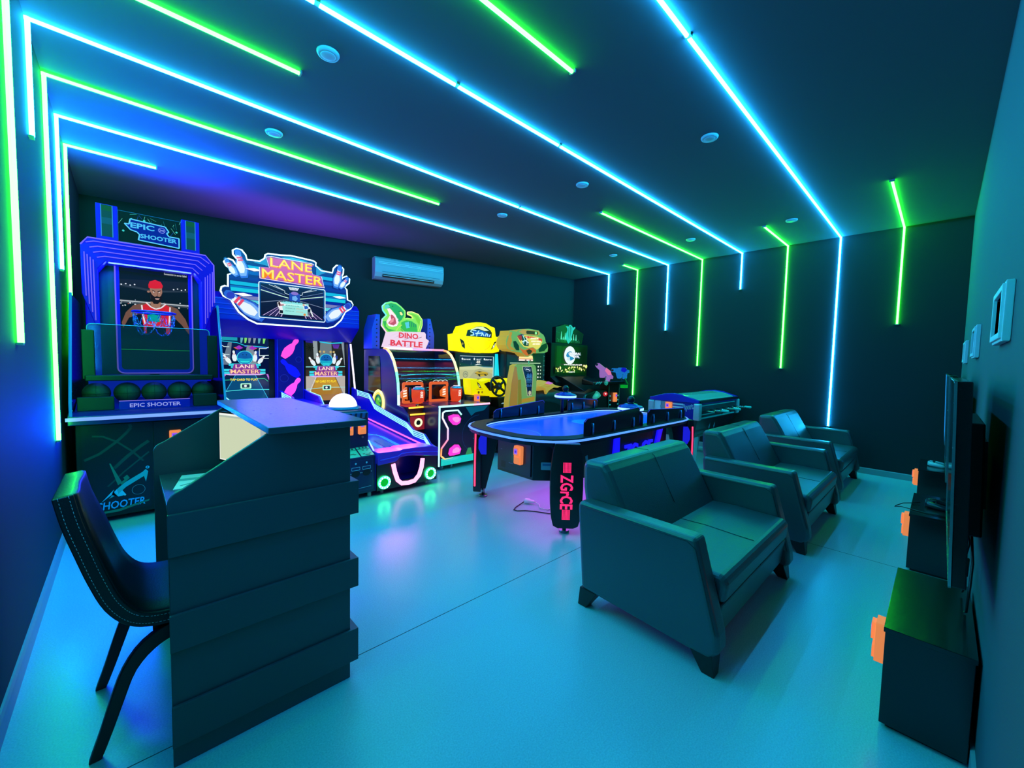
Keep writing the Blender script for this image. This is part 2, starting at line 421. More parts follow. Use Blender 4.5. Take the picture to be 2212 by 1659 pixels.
b = B(LEATH); ys = [(2.035, .8), (2.045, 1.), (2.12, 1.), (2.24, .86), (2.36, 1.), (2.435, 1.), (2.445, .8)]
b.grid([[(p[0], y, p[1]) for p in shell(0, 0, .034*k, .03)] for y, k in ys]); fuller(b).out('seat_shell', t, bevel=.006)
for y in (2.031, 2.449):
    b = B(LEATH); pr = shell(0, 0, .024, .028); b.prism(pr, 'y', y-.006, y+.006); sb = fuller(b).out('side_band', t, bevel=.003)
    b = B(STITCH); s = -1 if y < 2.2 else 1
    for d in (.012, -.014):
        q = offs(cl[:-6], d)
        for p0_, p1_ in zip(q, q[1:]):
            L = (V(p1_)-V(p0_)).length; n = max(1, round(L/.012))
            for i in range(n):
                a_, c_ = V(p0_).lerp(V(p1_), i/n), V(p0_).lerp(V(p1_), (i+.6)/n)
                b.tube([(a_.x, y+s*.0062, a_.y), (c_.x, y+s*.0062, c_.y)], .0011, n=4)
    fuller(b).out('stitching', sb)
LEGM = M('#121318', .4)
for y, s in ((2.05, -1), (2.49, 1)):
    P = [(.62, .42), (.50, .405), (.425, .37), (.37, .30), (.335, .20), (.305, .10), (.272, 0)]
    Wd = [.05, .055, .055, .045, .042, .038, .034]
    P = smooth_curve(P, 3); Wd = [q[1] for q in smooth_curve([(i, w) for i, w in enumerate(Wd)], 3)]
    b = B(LEGM); top = offs(P, .5); rings = []
    for i, p in enumerate(P):
        a = V(P[max(i-1, 0)]); c = V(P[min(i+1, len(P)-1)]); e = (c-a).normalized(); nx = V((-e.y, e.x))*Wd[i]/2
        if i == len(P)-1: nx = V((Wd[i]/2, 0))
        rings.append([(p[0]-nx.x, y-.014, p[1]-nx.y), (p[0]+nx.x, y-.014, p[1]+nx.y), (p[0]+nx.x, y+.014, p[1]+nx.y), (p[0]-nx.x, y+.014, p[1]-nx.y)])
    b.grid(rings, smooth=False); b.out('rear_leg', t, bevel=.004)
    b = B(LEGM); b.grid([[(x-.016, y-.014, z), (x+.016, y-.014, z), (x+.016, y+.014, z), (x-.016, y+.014, z)] for x, z in ((.70, .43), (.74, .2), (.76, 0))], smooth=False); b.out('front_leg', t, bevel=.004)
B(LEGM).box(.44, .74, 2.06, 2.48, .405, .432).out('seat_frame', t, bevel=.003)

# ------------------------------------------------------------ leather armchairs
SOFA = M('#43494c', .34, spec=1., bump=.25, scale=130.); FOOT = M('#2a1f18', .4, var=.4, scale=20.)
def armchair(label):
    t = thing('leather_armchair', label, 'armchair', (3.1, 1.07, 0), 'wide leather armchairs facing the televisions')
    arm = [(1.45, .115), (1.495, .6)]+arc(1.465, .62, .03, 0, 90, 3)+arc(.80, .62, .03, 90, 160, 4)+[(.655, .21), (.645, .13), (.69, .085), (.80, .085)]
    for x0, x1 in ((2.385, 2.505), (3.69, 3.81)):
        a = B(SOFA).prism(arm, 'x', x0, x1).out('armrest', t, bevel=.026, seg=4)
        b = B(M('#2c3033', .5))
        b.tube([(x0-.001, 1.46, .625), (x0-.001, .82, .628), (x0-.001, .775, .60), (x0-.001, .665, .22)], .0018, n=5); b.out('seam', a)
    bk = [(1.13, .40), (1.30, .72), (1.365, .835)]+arc(1.425, .835, .045, 150, 90, 3)+arc(1.515, .832, .045, 90, 0, 3)+[(1.555, .70), (1.50, .40), (1.47, .14), (1.2, .14)]
    a = B(SOFA).prism(bk, 'x', 2.506, 3.689).out('backrest', t, bevel=.04, seg=4)
    b = B(M('#2a2e31', .5)); b.tube([(3.10, q[0], q[1]) for q in ((1.21, .555), (1.29, .70), (1.37, .848), (1.425, .883), (1.515, .879), (1.562, .83), (1.556, .70), (1.52, .5))], .0018, n=5); b.out('seam', a)
    st = [(1.26, .31), (1.26, .452), (1.0, .462), (.80, .455)]+arc(.715, .405, .05, 80, 190, 6)+[(.675, .31)]
    a = B(SOFA).prism(st, 'x', 2.508, 3.687).out('seat_cushion', t, bevel=.03, seg=4)
    b = B(M('#2a2e31', .5)); b.tube([(3.10, 1.22, .454), (3.10, 1.0, .4635), (3.10, .80, .4565), (3.10, .72, .456), (3.10, .672, .42), (3.10, .675, .32)], .0018, n=5); b.out('seam', a)
    B(SOFA).prism([(.68, .308), (.70, .13), (1.3, .13), (1.3, .308)], 'x', 2.507, 3.688).out('seat_base', t, bevel=.01)
    for x, sx in ((2.455, -1), (3.74, 1)):
        for y, sy in ((.74, -1), (1.40, 1)):
            b = B(FOOT)
            b.grid([[(x-.065+sx*.0, y-.06, .118), (x+.065, y-.06, .118), (x+.065, y+.06, .118), (x-.065, y+.06, .118)],
                    [(x-.03+sx*.03, y-.03+sy*.045, 0), (x+.03+sx*.03, y-.03+sy*.045, 0), (x+.03+sx*.03, y+.03+sy*.045, 0), (x-.03+sx*.03, y+.03+sy*.045, 0)]], smooth=False)
            b.out('foot', t, bevel=.004)
    return t
a0 = armchair('wide dark leather armchair nearest the camera, in front of the air hockey table')
dup(a0, (1.895, 0, 0), 'middle one of the three wide dark leather armchairs')
dup(a0, (3.83, .05, 0), 'farthest dark leather armchair, beside the right wall')

# ------------------------------------------------------------ televisions, pedestals, frames on the front wall
TVB = M('#08090b', .25, coat=.3)
def tv(label, on=False):
    t = thing('television', label, 'television', (3.03, -.05, .75), 'wall televisions above the black pedestals')
    B(TVB).box(2.45, 3.6, -.07, -.032, .752, 1.465).out('housing', t, bevel=.004)
    b = B(M('#b8c2c8', .25, .9)); P = [(2.45, .752), (3.6, .752), (3.6, 1.465), (2.45, 1.465)]
    for (x0, z0), (x1, z1) in zip(P, P[1:]+P[:1]): b.box(min(x0, x1)-.003, max(x0, x1)+.003, -.0335, -.026, min(z0, z1)-.003, max(z0, z1)+.003)
    b.out('bezel', t)
    b = B(E('#1878c8', 2.2, .1, sample=True) if on else M('#030405', .08)); b.box(2.462, 3.588, -.0312, -.029, .764, 1.453); b.out('screen', t)
    B(BLACK).box(2.75, 3.3, -.115, -.07, .86, 1.3).out('rear_cover', t, bevel=.006)
    B(DARK).box(2.86, 3.18, -.128, -.112, .95, 1.22).out('wall_bracket', t)
    t.location.y = -.08; t.rotation_euler.x = -.036       # tilted: top edge towards the room
    return t
v0 = tv('flat black television seen edge on, nearest one on the right front wall')
dup(v0, (1.93, 0, 0), 'second flat television along the right front wall, between the other two')
v2 = tv('farthest flat television, showing a blue picture, near the right back corner', True); v2.location.x += 3.9
PED = M('#121417', .22, coat=.35, bump=.02)
def pedestal(label):
    t = thing('console_pedestal', label, 'pedestal', (3.03, -.02, 0), 'black pedestals under the televisions')
    B(PED).box(2.655, 3.396, -.15, .10, .02, .412).out('cabinet', t, bevel=.002)
    B(PED).box(2.65, 3.401, -.155, .105, .412, .432).out('top_panel', t, bevel=.002)
    B(BLACK).box(2.68, 3.37, -.14, .08, 0, .02).out('plinth', t)
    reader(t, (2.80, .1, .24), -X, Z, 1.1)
    return t
q0 = pedestal('black pedestal with orange card reader, nearest the camera, its bare top catching green light')
dup(q0, (1.95, .004, 0), 'second black pedestal along the right wall, carrying a dark game controller with a cable')
dup(q0, (3.93, .015, 0), 'farthest black pedestal, carrying a game controller that catches cyan light')
def controller(label, x, y, c):
    t = thing('game_controller', label, 'game controller', (x, y, .433))
    m_ = M(c, .3, coat=.3)
    b = B(m_); z = .453
    b.ngon([(x+u_, y+v_, z-.016) for u_, v_ in ((-.075, -.02), (-.06, .035), (.06, .035), (.075, -.02), (.05, -.03), (-.05, -.03))], Z, .034)
    for s in (-1, 1): b.tube([(x+s*.055, y+.02, z+.002), (x+s*.075, y-.03, z), (x+s*.085, y-.085, z-.006), (x+s*.082, y-.1, z-.008)], [.024, .024, .019, .01], n=12)
    b.out('shell', t, bevel=.008, seg=3)
    for s in (-1, 1): B(BLACK).cyl((x+s*.03, y-.015, z+.017), .008, .012).cyl((x+s*.03, y-.015, z+.029), .013, .005).out('thumbstick', t)
    b = B(M('#404850', .4))
    for i, j in ((0, .012), (0, -.012), (.012, 0), (-.012, 0)): b.cyl((x+.052+i, y+.012+j, z+.017), .005, .005, n=10)
    b.out('button', t)
    b = B(M('#303840', .4)); b.box(x-.064, x-.04, y+.008, y+.016, z+.017, z+.021).box(x-.056, x-.048, y, y+.024, z+.017, z+.021); b.out('direction_pad', t)
    return t
controller('dark game controller with a cable on the second pedestal', 4.97, .0, '#23272c')
controller('pale game controller on the farthest pedestal', 6.95, .02, '#c9d2d6')
b = B(M('#101214', .4))
b.tube([(4.97, .062, .446), (4.93, .10, .44), (4.86, .155, .44), (4.80, .19, .425), (4.86, .2, .4), (4.75, .16, .436), (4.7, .02, .4365), (4.68, -.12, .4365)], .0035, n=6)
tag(b.out('controller_cable'), 'thin black cable looping over the edge of the second pedestal', 'cable')
b = B(M('#0c0d10', .4))
b.tube([(3.3, -.12, .8), (3.28, -.135, .68), (3.22, -.12, .6), (3.2, -.13, .5), (3.26, -.125, .45), (3.3, -.13, .52), (3.24, -.135, .62), (3.17, -.13, .56)], .005, n=6)
b.tube([(3.12, -.13, .8), (3.06, -.14, .66), (3.0, -.135, .58), (2.98, -.13, .47), (3.05, -.13, .44)], .005, n=6)
tag(b.out('television_cable'), 'black cables dangling on the wall under the nearest television', 'cable')

FRM = M('#d9dde0', .4)
def frame(label):
    t = thing('picture_frame', label, 'picture frame', (2.96, YF, 1.61), 'pale frames on the right front wall')
    x0, x1, z0, z1 = 2.75, 3.17, 1.615, 1.842; b = B(FRM); w = .035
    for d, e in ((0, .022), (.011, .03)):
        a_, c_ = x0+d, x1-d
        P = [(x0+d, z0+d), (x1-d, z0+d), (x1-d, z1-d), (x0+d, z1-d)]; I = [(x0+w, z0+w), (x1-w, z0+w), (x1-w, z1-w), (x0+w, z1-w)]
        for k in range(4):
            q = [P[k], P[(k+1) % 4], I[(k+1) % 4], I[k]]
            b.ngon([(u_, YF+.001, v_) for u_, v_ in q], Y, e)
    b.out('frame_moulding', t, bevel=.003)
    B(M('#2a4a58', .3, var=.5, scale=9)).box(x0+w-.004, x1-w+.004, YF+.002, YF+.008, z0+w-.004, z1-w+.004).out('picture', t)
    return t
f0 = frame('pale landscape picture frame at the right picture edge, nearest and largest')
dup(f0, (1.86, 0, -.02), 'second pale picture frame along the right front wall')
dup(f0, (3.69, 0, -.035), 'third and smallest pale picture frame, near the far corner')

# ================================================================ basketball machine
BBL = E('#1006e0', .66, .45, '#010180'); BBT = E('#8878ff', .7, .4, '#1808a0')  # blue hood plastic with glow added to its colour, and paler trim
t = thing('basketball_machine', 'blue lit basketball shooting machine with a screen, in the left corner behind the desk', 'arcade machine', (.56, 5.45, 0))
B(DARK).box(.06, 1.05, 4.93, 6.25, .05, .90).out('base_cabinet', t, bevel=.006)
for x in (.12, .99):
    for y in (5.0, 6.15): B(BLACK).cyl((x, y, 0), .03, .05).out('foot', t)
b = B(M('#101820', .4)); b.box(.095, .52, 4.918, 4.93, .09, .865); fp = b.out('front_panel', t)
SW = M('#1f7f6c', .5); CY = M('#59d8ff', .4); CYD = M('#2fb8c8', .4)
a = Art((.095, 4.9175, .09), X, Z, .425, .775)
for P, th in (([(.03, .62), (.25, .68), (.5, .8), (.66, .9), (.72, .95), (.7, .99)], .05), ([(.15, .88), (.3, .87), (.5, .8), (.72, .68), (.9, .55)], .035), ([(.45, .5), (.65, .62), (.85, .72), (.99, .78)], .06), ([(.35, .3), (.6, .45), (.99, .65)], .03)):
    a.line(P, th, M('#14463f', .5))
a.poly([(.38, .56), (.4, .56), (.56, .33), (.5, .3)], SW)
a.poly([(.36, .16), (.5, .27), (.62, .33), (.88, .42), (.93, .45), (.97, .42), (.93, .3), (.9, .37), (.62, .27), (.5, .2)], CYD)
a.poly([(.25, .13), (.44, .26), (.4, .2), (.48, .26), (.5, .2), (.56, .24), (.62, .18), (.5, .17), (.44, .22)], CY)
a.poly([(.56, .3), (.68, .37), (.64, .41), (.58, .38), (.6, .36), (.53, .32)], SW)
for r in (.105,): a.disc(.81, .22, r, M('#7fb0b8', .5), 28); a.disc(.81, .22, r-.006, M('#101820', .4), 28)
a.disc(.6, .18, .015, WHITE, 10); a.disc(.96, .47, .03, CY, 14); a.disc(.96, .47, .018, M('#1a5a8a', .5), 14)
a.txt('SHOOTER', .55, .085, .085, M('#35b4ff', .4), .72, .02, shear=.15)
a.poly([(.1, .0), (.5, -.0), (.97, .07), (.98, .09), (.5, .03), (.1, .02)], SW)
a.out('panel_print', fp)
b = B(M('#0d1016', .45)); b.box(.55, 1.03, 4.918, 4.93, .09, .865); b.out('service_door', t, bevel=.003)
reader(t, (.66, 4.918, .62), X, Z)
b = B(E('#7aa8ff', 1.1, sample=True)); b.box(.02, 1.075, 4.775, 4.785, .925, .953); b.out('light_bar', t)
B(DBLUE).prism([(4.785, .89), (4.785, .96), (4.86, .985), (5.0, .985), (5.0, .89)], 'x', .03, 1.07).out('front_ledge', t, bevel=.004)
# ball tray: sloping floor, lit front plate, black side boxes
B(M('#0a1ab0', .35, coat=.3)).prism([(4.99, .97), (4.99, .99), (5.32, 1.06), (5.32, .97)], 'x', .06, 1.05).out('ball_tray', t)
b = B(BLUEP); b.ngon([(x, 4.965, z) for x, z in ((.33, .985), (.82, .985), (.82, 1.065), (.33, 1.065))], -Y, .02); pl = b.out('tray_plate', t, bevel=.004)
a = Art((.33, 4.944, .985), X, Z, .49, .08); a.txt('EPIC SHOOTER', .5, .45, .42, E('#9fb0ff', .8), .72, depth=.002, bold=.02); a.rect(0, 1, .94, 1, E('#a08cff', .8)); a.out('plate_lettering', pl)
for x0, x1 in ((.075, .30), (.85, 1.035)): B(M('#101a20', .6)).box(x0, x1, 4.97, 5.05, .985, 1.10).out('tray_side_box', t, bevel=.004)
# side panels; reflective edges given a weak cyan glow
for x, s in ((.045, -1), (1.075, 1)):
    b = B(M('#0a0d14', .25, coat=.4)); b.ngon([(x, y, z) for y, z in ((4.81, .93), (4.81, 1.07), (5.18, 1.98), (6.1, 1.98), (6.1, .93))], X, .008); sp_ = b.out('side_panel', t)
    b = B(E('#0a90d8', .9)); b.tube([(x+.004, 4.8, .945), (x+.004, 4.8, 1.075), (x+.004, 5.17, 1.99)], .0095, n=8); b.out('edge_light', sp_)
    for z in (1.0, 1.08, 1.16): B(STEEL).cyl((x, 4.88, z), .006, .012, 'x', n=10).out('bolt', sp_)
# hood
hd = [(.115, 2.0), (.115, 2.42), (.16, 2.49), (.99, 2.49), (1.06, 2.40), (1.06, 2.0), (.98, 1.74), (.955, 1.74), (.955, 2.22), (.90, 2.30), (.27, 2.30), (.215, 2.22), (.215, 1.74), (.19, 1.74)]
b = B(BBL); b.ngon([(x, 5.2, z) for x, z in hd], Y, .28, BBL, BLUEP); hood = b.out('hood', t, bevel=.006)
b = B(BBT)  # reflections along the ridge edges, painted as pale glowing lines
for k in range(4):
    d = .022*k; zt = 2.462-.04*k
    b.tube([(.15+d, 5.193, zt-.018), (.20+d, 5.193, zt), (.95-d, 5.193, zt), (1.02-d*1.3, 5.193, zt-.05)], .0045, n=5)
    b.tube([(.138+.018*k, 5.193, 2.36-.02*k), (.142+.018*k, 5.193, 1.98-.07*k)], .004, n=5)
    b.tube([(1.045-.02*k, 5.193, 2.33-.02*k), (1.04-.02*k, 5.193, 1.98-.06*k)], .004, n=5)
b.tube([(.118, 5.193, 2.42), (.162, 5.193, 2.488), (.99, 5.193, 2.488), (1.058, 5.193, 2.40), (1.058, 5.193, 2.02)], .006, n=5)
b.out('ridge_trim', hood)
B(BBL).box(.12, 1.055, 5.48, 6.2, 1.2, 2.44).out('rear_housing', t, bevel=.01)
B(M('#04063a', .4)).box(.216, .954, 5.44, 5.481, 1.25, 2.30).out('back_panel', t)
# screen with rounded blue frame
fr = rrect(.325, .895, 1.29, 2.36, .05); fi = rrect(.352, .868, 1.325, 2.325, .03)
b = B(BBL); n_ = len(fr)
for k in range(n_):
    q = [fr[k], fr[(k+1) % n_], fi[(k+1) % n_], fi[k]]; b.ngon([(p[0], 5.44, p[1]) for p in q], -Y, .03)
sf = b.out('screen_frame', t)
b = B(BBT); b.tube([(p[0], 5.412, p[1]) for p in fr], .006, n=6, closed=True); b.out('frame_trim', sf)
a = Art((.35, 5.436, 1.32), X, Z, .52, 1.01)
e = lambda c, s=.9: E(c, s, .06)
a.rect(0, 1, 0, 1, e('#06121c')); a.rect(0, 1, .62, 1, e('#0a1a22')); a.poly([(0, .78), (1, .80), (1, .90), (0, .86)], e('#16222c')); a.poly([(0, .80), (.5, .765), (1, .80), (1, .81), (.5, .785), (0, .82)], e('#2c3a46'))
a.rect(0, 1, .64, .67, e('#48525c')); a.rect(.0, 1, .655, .664, e('#c8d0d4'))
for k in range(26): a.disc(random.random(), .60+random.random()*.08, .006+.01*random.random(), e(random.choice(['#d8e0e4', '#8a98a4', '#c05050', '#e0e8ff'])), 6)
for k in range(8): a.disc(.03+.06*k+.5*(k > 3), .81+.01*(k % 2), .012, e('#eaf2ff'), 8)
a.rect(0, 1, .3, .42, e('#081c24')); a.rect(0, 1, 0, .3, e('#0a2a30')); a.rect(0, 1, .195, .2, e('#20d060'))
SK, SK2 = e('#a87c66', .85), e('#7a5446', .85)
a.poly([(.02, .45), (.08, .55), (.18, .62), (.32, .65), (.68, .65), (.82, .62), (.94, .52), (1, .42), (1, .36), (.88, .46), (.75, .54), (.25, .54), (.12, .5), (.04, .4)], SK2)
a.poly([(.33, .36), (.3, .5), (.3, .62), (.38, .655), (.44, .62), (.5, .605), (.57, .62), (.63, .655), (.71, .63), (.72, .5), (.7, .36)], e('#d8202c'))
for P in ([(.36, .66), (.43, .618), (.5, .6), (.58, .618), (.65, .66)], [(.30, .63), (.31, .55), (.34, .45)], [(.71, .63), (.7, .55), (.69, .45)]): a.line(P, .022, e('#f0e8ee'))
a.poly([(.42, .67), (.44, .62), (.5, .608), (.56, .62), (.58, .67)], SK); a.poly([(.42, .8), (.43, .70), (.47, .665), (.53, .66), (.58, .69), (.6, .76), (.595, .81), (.5, .85)], SK)
a.poly([(.422, .77), (.432, .69), (.47, .652), (.53, .652), (.585, .69), (.602, .775), (.58, .735), (.555, .722), (.52, .73), (.49, .72), (.455, .735)], e('#16100e')); a.poly([(.49, .706), (.56, .708), (.54, .695), (.5, .695)], e('#d8a8a0'))
a.poly([(.405, .80), (.40, .83), (.42, .865), (.5, .885), (.58, .87), (.61, .835), (.6, .81), (.5, .80)], e('#e01c28')); a.disc(.4, .765, .02, SK)
a.line([(.455, .782), (.495, .772)], .013, e('#120c0a')); a.line([(.53, .772), (.58, .786)], .013, e('#120c0a')); a.disc(.475, .765, .009, e('#e8e8e8'), 8); a.disc(.555, .767, .009, e('#e8e8e8'), 8); a.line([(.525, .765), (.53, .735), (.515, .73)], .01, SK2)
a.rect(.36, .64, .36, .42, e('#0b0b10'))
a.txt('Connection to server failed', .80, .955, .02, e('#e8f0f0'), .34)
a.out('screen', t)
# rim, net and mount
b = B(M('#1420c8', .3, coat=.5)); rc = V((.59, 5.24, 1.875)); b.tube([rc+V((math.cos(k*math.pi/16)*.155, math.sin(k*math.pi/16)*.155, 0)) for k in range(32)], .011, closed=True); rim = b.out('hoop_rim', t)
B(M('#2a9a7a', .5)).box(.545, .635, 5.385, 5.43, 1.80, 1.885).out('hoop_mount', rim)
b = B(M('#7fb0e8', .25, .9))
def chain(p0, p1, sag, n):
    for i in range(n):
        s0, s1 = i/n, (i+.85)/n
        f = lambda s: V(p0).lerp(V(p1), s)-Z*sag*4*s*(1-s)
        c0, c1 = f(s0), f(s1); d = (c1-c0).normalized(); q = d.orthogonal().normalized() if i % 2 else d.cross(d.orthogonal()).normalized(); q *= .008
        b.tube([c0-q*.6, c0+q*.6, c1+q*.6, c1-q*.6], .0022, n=4, closed=True)
ang = [k*math.pi/4+.2 for k in range(8)]; top = [rc+V((math.cos(q)*.155, math.sin(q)*.155, -.012)) for q in ang]
for k in range(8): chain(top[k], top[(k+1) % 8]-Z*.02, .10, 9)
for k in range(0, 8, 2): chain(top[k], top[(k+2) % 8], .2, 14)
b.out('chain_net', rim)
# acrylic guard
ACR = M('#10304a', .08, alpha=.35)
b = B(ACR); b.ngon([(p[0], 5.12, p[1]) for p in rrect(.14, 1.0, 1.27, 1.735, .03)], Y, .006); g = b.out('acrylic_guard', t)
b = B(M('#8fb8d8', .2)); b.tube([(p[0], 5.117, p[1]) for p in rrect(.14, 1.0, 1.27, 1.735, .03)], .003, n=5, closed=True); b.out('guard_edge', g)
for x in (.105, .985): B(BLACK).box(x, x+.08, 5.1, 5.16, 1.25, 1.68).out('guard_post', t, bevel=.005)
B(BLACK).box(.12, 1.02, 5.06, 5.12, 1.235, 1.285).out('guard_rail', t, bevel=.008)
B(E('#0a2cc0', .55, .4)).box(.13, 1.0, 5.33, 5.36, 1.06, 1.24).out('tray_back_panel', t)
for x0, x1 in ((.25, .55), (.62, .92)): B(E('#1430c8', .5)).box(x0, x1, 5.13, 5.36, 1.265, 1.28).out('deck_strip', t)
# marquee
mq = thing('x', '', '', (0, 0, 0)); bpy.data.objects.remove(mq)
B(DBLUE).box(.215, .945, 5.3, 5.42, 2.49, 2.80).out('marquee_box', t)
for x0, x1 in ((.215, .355), (.81, .95)):
    b = B(BBL); b.ngon([(x, 5.3, z) for x, z in ((x0, 2.50), (x1, 2.50), (x1, 2.815), (x0, 2.815))], -Y, .05); c = b.out('marquee_column', t, bevel=.004)
    e = lambda c, s=.9: E(c, s, .5)
    a = Art((x0+.03, 5.2485, 2.53), X, Z, x1-x0-.06, .28); a.rect(0, 1, 0, 1, e('#0b4a52')); a.rect(0, 1, .82, 1, e('#0c5a34')); a.rect(0, 1, .4, .6, e('#0f5a78')); a.rect(0, .08, 0, 1, e('#3090e0')); a.rect(.92, 1, 0, 1, e('#3090e0')); a.out('column_window', c)
a = Art((.36, 5.296, 2.52), X, Z, .445, .275)
e = lambda c, s=.9: E(c, s, .5)
a.rect(0, 1, 0, 1, e('#020612'))
for k in range(26):
    x, y = random.random(), random.choice([random.random()*.3+.7, random.random()]); dx, dy = random.uniform(-.12, .12), random.uniform(-.25, .25)
    a.line([(x, y), (min(1, max(0, x+dx)), min(1, max(0, y+dy)))], .005, e(random.choice(['#1a7a90', '#40c0b0', '#1a50c0', '#70e0c8'])))
for q in ((.07, .35), (.2, .78), (.4, .8), (.93, .6)): a.disc(q[0], q[1], .02, e('#40d8d8'), 10)
ol = [(.18, .78), (.74, .72), (.8, .56), (.76, .5), (.8, .4), (.97, .4), (.97, .05), (.30, .12), (.32, .3), (.28, .38), (.18, .42), (.09, .6), (.16, .6)]
a.poly(ol, e('#0408a0')); a.line(ol+ol[:1], .022, e('#58c8ff', 1.1))
a.txt('EPIC', .37, .585, .17, e('#48b8f0', 1.1), .38, .03); a.disc(.68, .57, .06, e('#8090ff')); a.disc(.68, .57, .05, e('#1018b0')); a.line([(.64, .53), (.72, .6)], .01, e('#a0b0ff')); a.line([(.64, .6), (.72, .54)], .01, e('#a0b0ff'))
a.txt('SHOOTER', .63, .27, .14, e('#48b8f0', 1.1), .6, .03); a.out('marquee_print', t)
# hood lamp, extra blue along the light bar, and an added uplight
def lamp(name, loc, col, watt, size, rot=(0, 0, 0), par=None):
    l = bpy.data.lights.new(name, 'AREA'); l.energy = watt; l.color = col; l.shape = 'RECTANGLE'; l.size, l.size_y = size
    o = bpy.data.objects.new(name, l); COL.objects.link(o); o.location = V(loc)-WL.get(par, V((0, 0, 0))); o.rotation_euler = rot
    if par: o.parent = par
    return o
lamp('hood_lamp', (.585, 5.34, 2.285), (.02, .04, 1), 20, (.6, .1), (math.radians(-18), 0, 0), t)
lamp('front_lamp', (.55, 4.76, .935), (.0, .02, 1), 40, (1.0, .03), (math.radians(-90), 0, 0), t)
lamp('added_uplight', (.58, 5.6, 2.83), (.0, .03, 1), 130, (.8, .6), (math.radians(215), 0, 0), t)  # uplight added above the marquee to tint the ceiling blue
BALLM = M('#3a3430', .55, bump=.5, scale=400.)
for k, (x, l) in enumerate(((.185, 'leftmost dark basketball in the tray of the basketball machine'), (.385, 'second dark basketball from the left in the tray'), (.572, 'middle dark basketball in the tray of the basketball machine'), (.76, 'second dark basketball from the right in the tray'), (.945, 'rightmost dark basketball in the tray of the basketball machine'))):
    b = B(BALLM); c = V((x, 5.17, 1.121)); b.ball(c, .0925, n=20)
    o = b.out('basketball'); tag(o, l, 'ball', 'basketballs in the tray')
    b = B(M('#08080a', .6))
    for q in range(3):
        u, w = [(X, Z), (Y, Z), ((X+Y).normalized(), (X-Y).normalized())][q]
        b.tube([c+(u*math.cos(j*math.pi/16)+w*math.sin(j*math.pi/16))*.092 for j in range(32)], .0022, n=4, closed=True)
    b.out('seam', o)

# ================================================================ bowling machine
CYN = E('#8ff8ff', 1.6, sample=False); NAVY = M('#101a5c', .4, coat=.2); PINKE = E((1.0, .12, .62), 1.6, sample=True)
t = thing('bowling_machine', 'two lane bowling arcade machine with a big lit sign, behind the reception desk', 'arcade machine', (2.15, 5.4, 0))
B(M('#0a0e2c', .4)).box(1.22, 3.05, 6.64, 6.88, 0, 1.95).out('rear_cabinet', t, bevel=.008)
cp_ = [(6.2, 1.93), (6.2, 2.2), (6.3, 2.28), (6.86, 2.28), (6.86, 1.76), (6.5, 1.72)]
c = B(BLUEP).prism(cp_, 'x', 1.18, 3.0).out('canopy', t, bevel=.01)
b = B(M('#3a48d8', .3))
for z in (2.0, 2.06, 2.12, 2.18): b.box(1.19, 2.99, 6.192, 6.2, z, z+.012)
b.out('canopy_ridge', c)
sh = [(6.6, .8), (6.6, 1.72), (6.3, 1.93), (6.86, 1.93), (6.86, .8)]
for x in (1.2, 2.99): B(BLUEP).prism(sh, 'x', x, x+.02).out('side_wing', t, bevel=.004)
B(E('#1698ff', 1.2)).tube([(1.205, 6.55, 2.14), (1.30, 6.55, .90)], .014).out('edge_light', t, label='blue edge light')
B(E('#f2e6ff', 2.2, sample=True)).tube([(2.995, 6.53, 1.70), (3.07, 6.53, .95)], .014).out('edge_light', t, label='white edge light')
B(M('#06070f', .3)).box(1.24, 1.92, 6.6, 6.64, .8, 1.80).out('screen_bezel', t)
B(M('#06070f', .3)).box(2.31, 2.98, 6.6, 6.64, .76, 1.80).out('screen_bezel', t)
def pin(cx, cy, h, ang, m_, a, band=None):
    """bowling pin outline of height h (fraction of art height)"""
    pr = [(.0, -.5), (.10, -.5), (.17, -.3), (.19, -.12), (.14, .08), (.075, .22), (.095, .36), (.085, .45), (.04, .5)]
    P = pr+[(-x, y) for x, y in pr[::-1]]; c, s = math.cos(ang), math.sin(ang); k = a.h/a.w
    a.poly([(cx+(x*c-y*s)*h*k, cy+(x*s+y*c)*h) for x, y in P], m_)
    if band:
        for y in (.2, .13): a.line([(cx+(x*c-yy*s)*h*k, cy+(x*s+yy*c)*h) for x, yy in ((-.085, y), (.085, y))], .03*h*k, band)
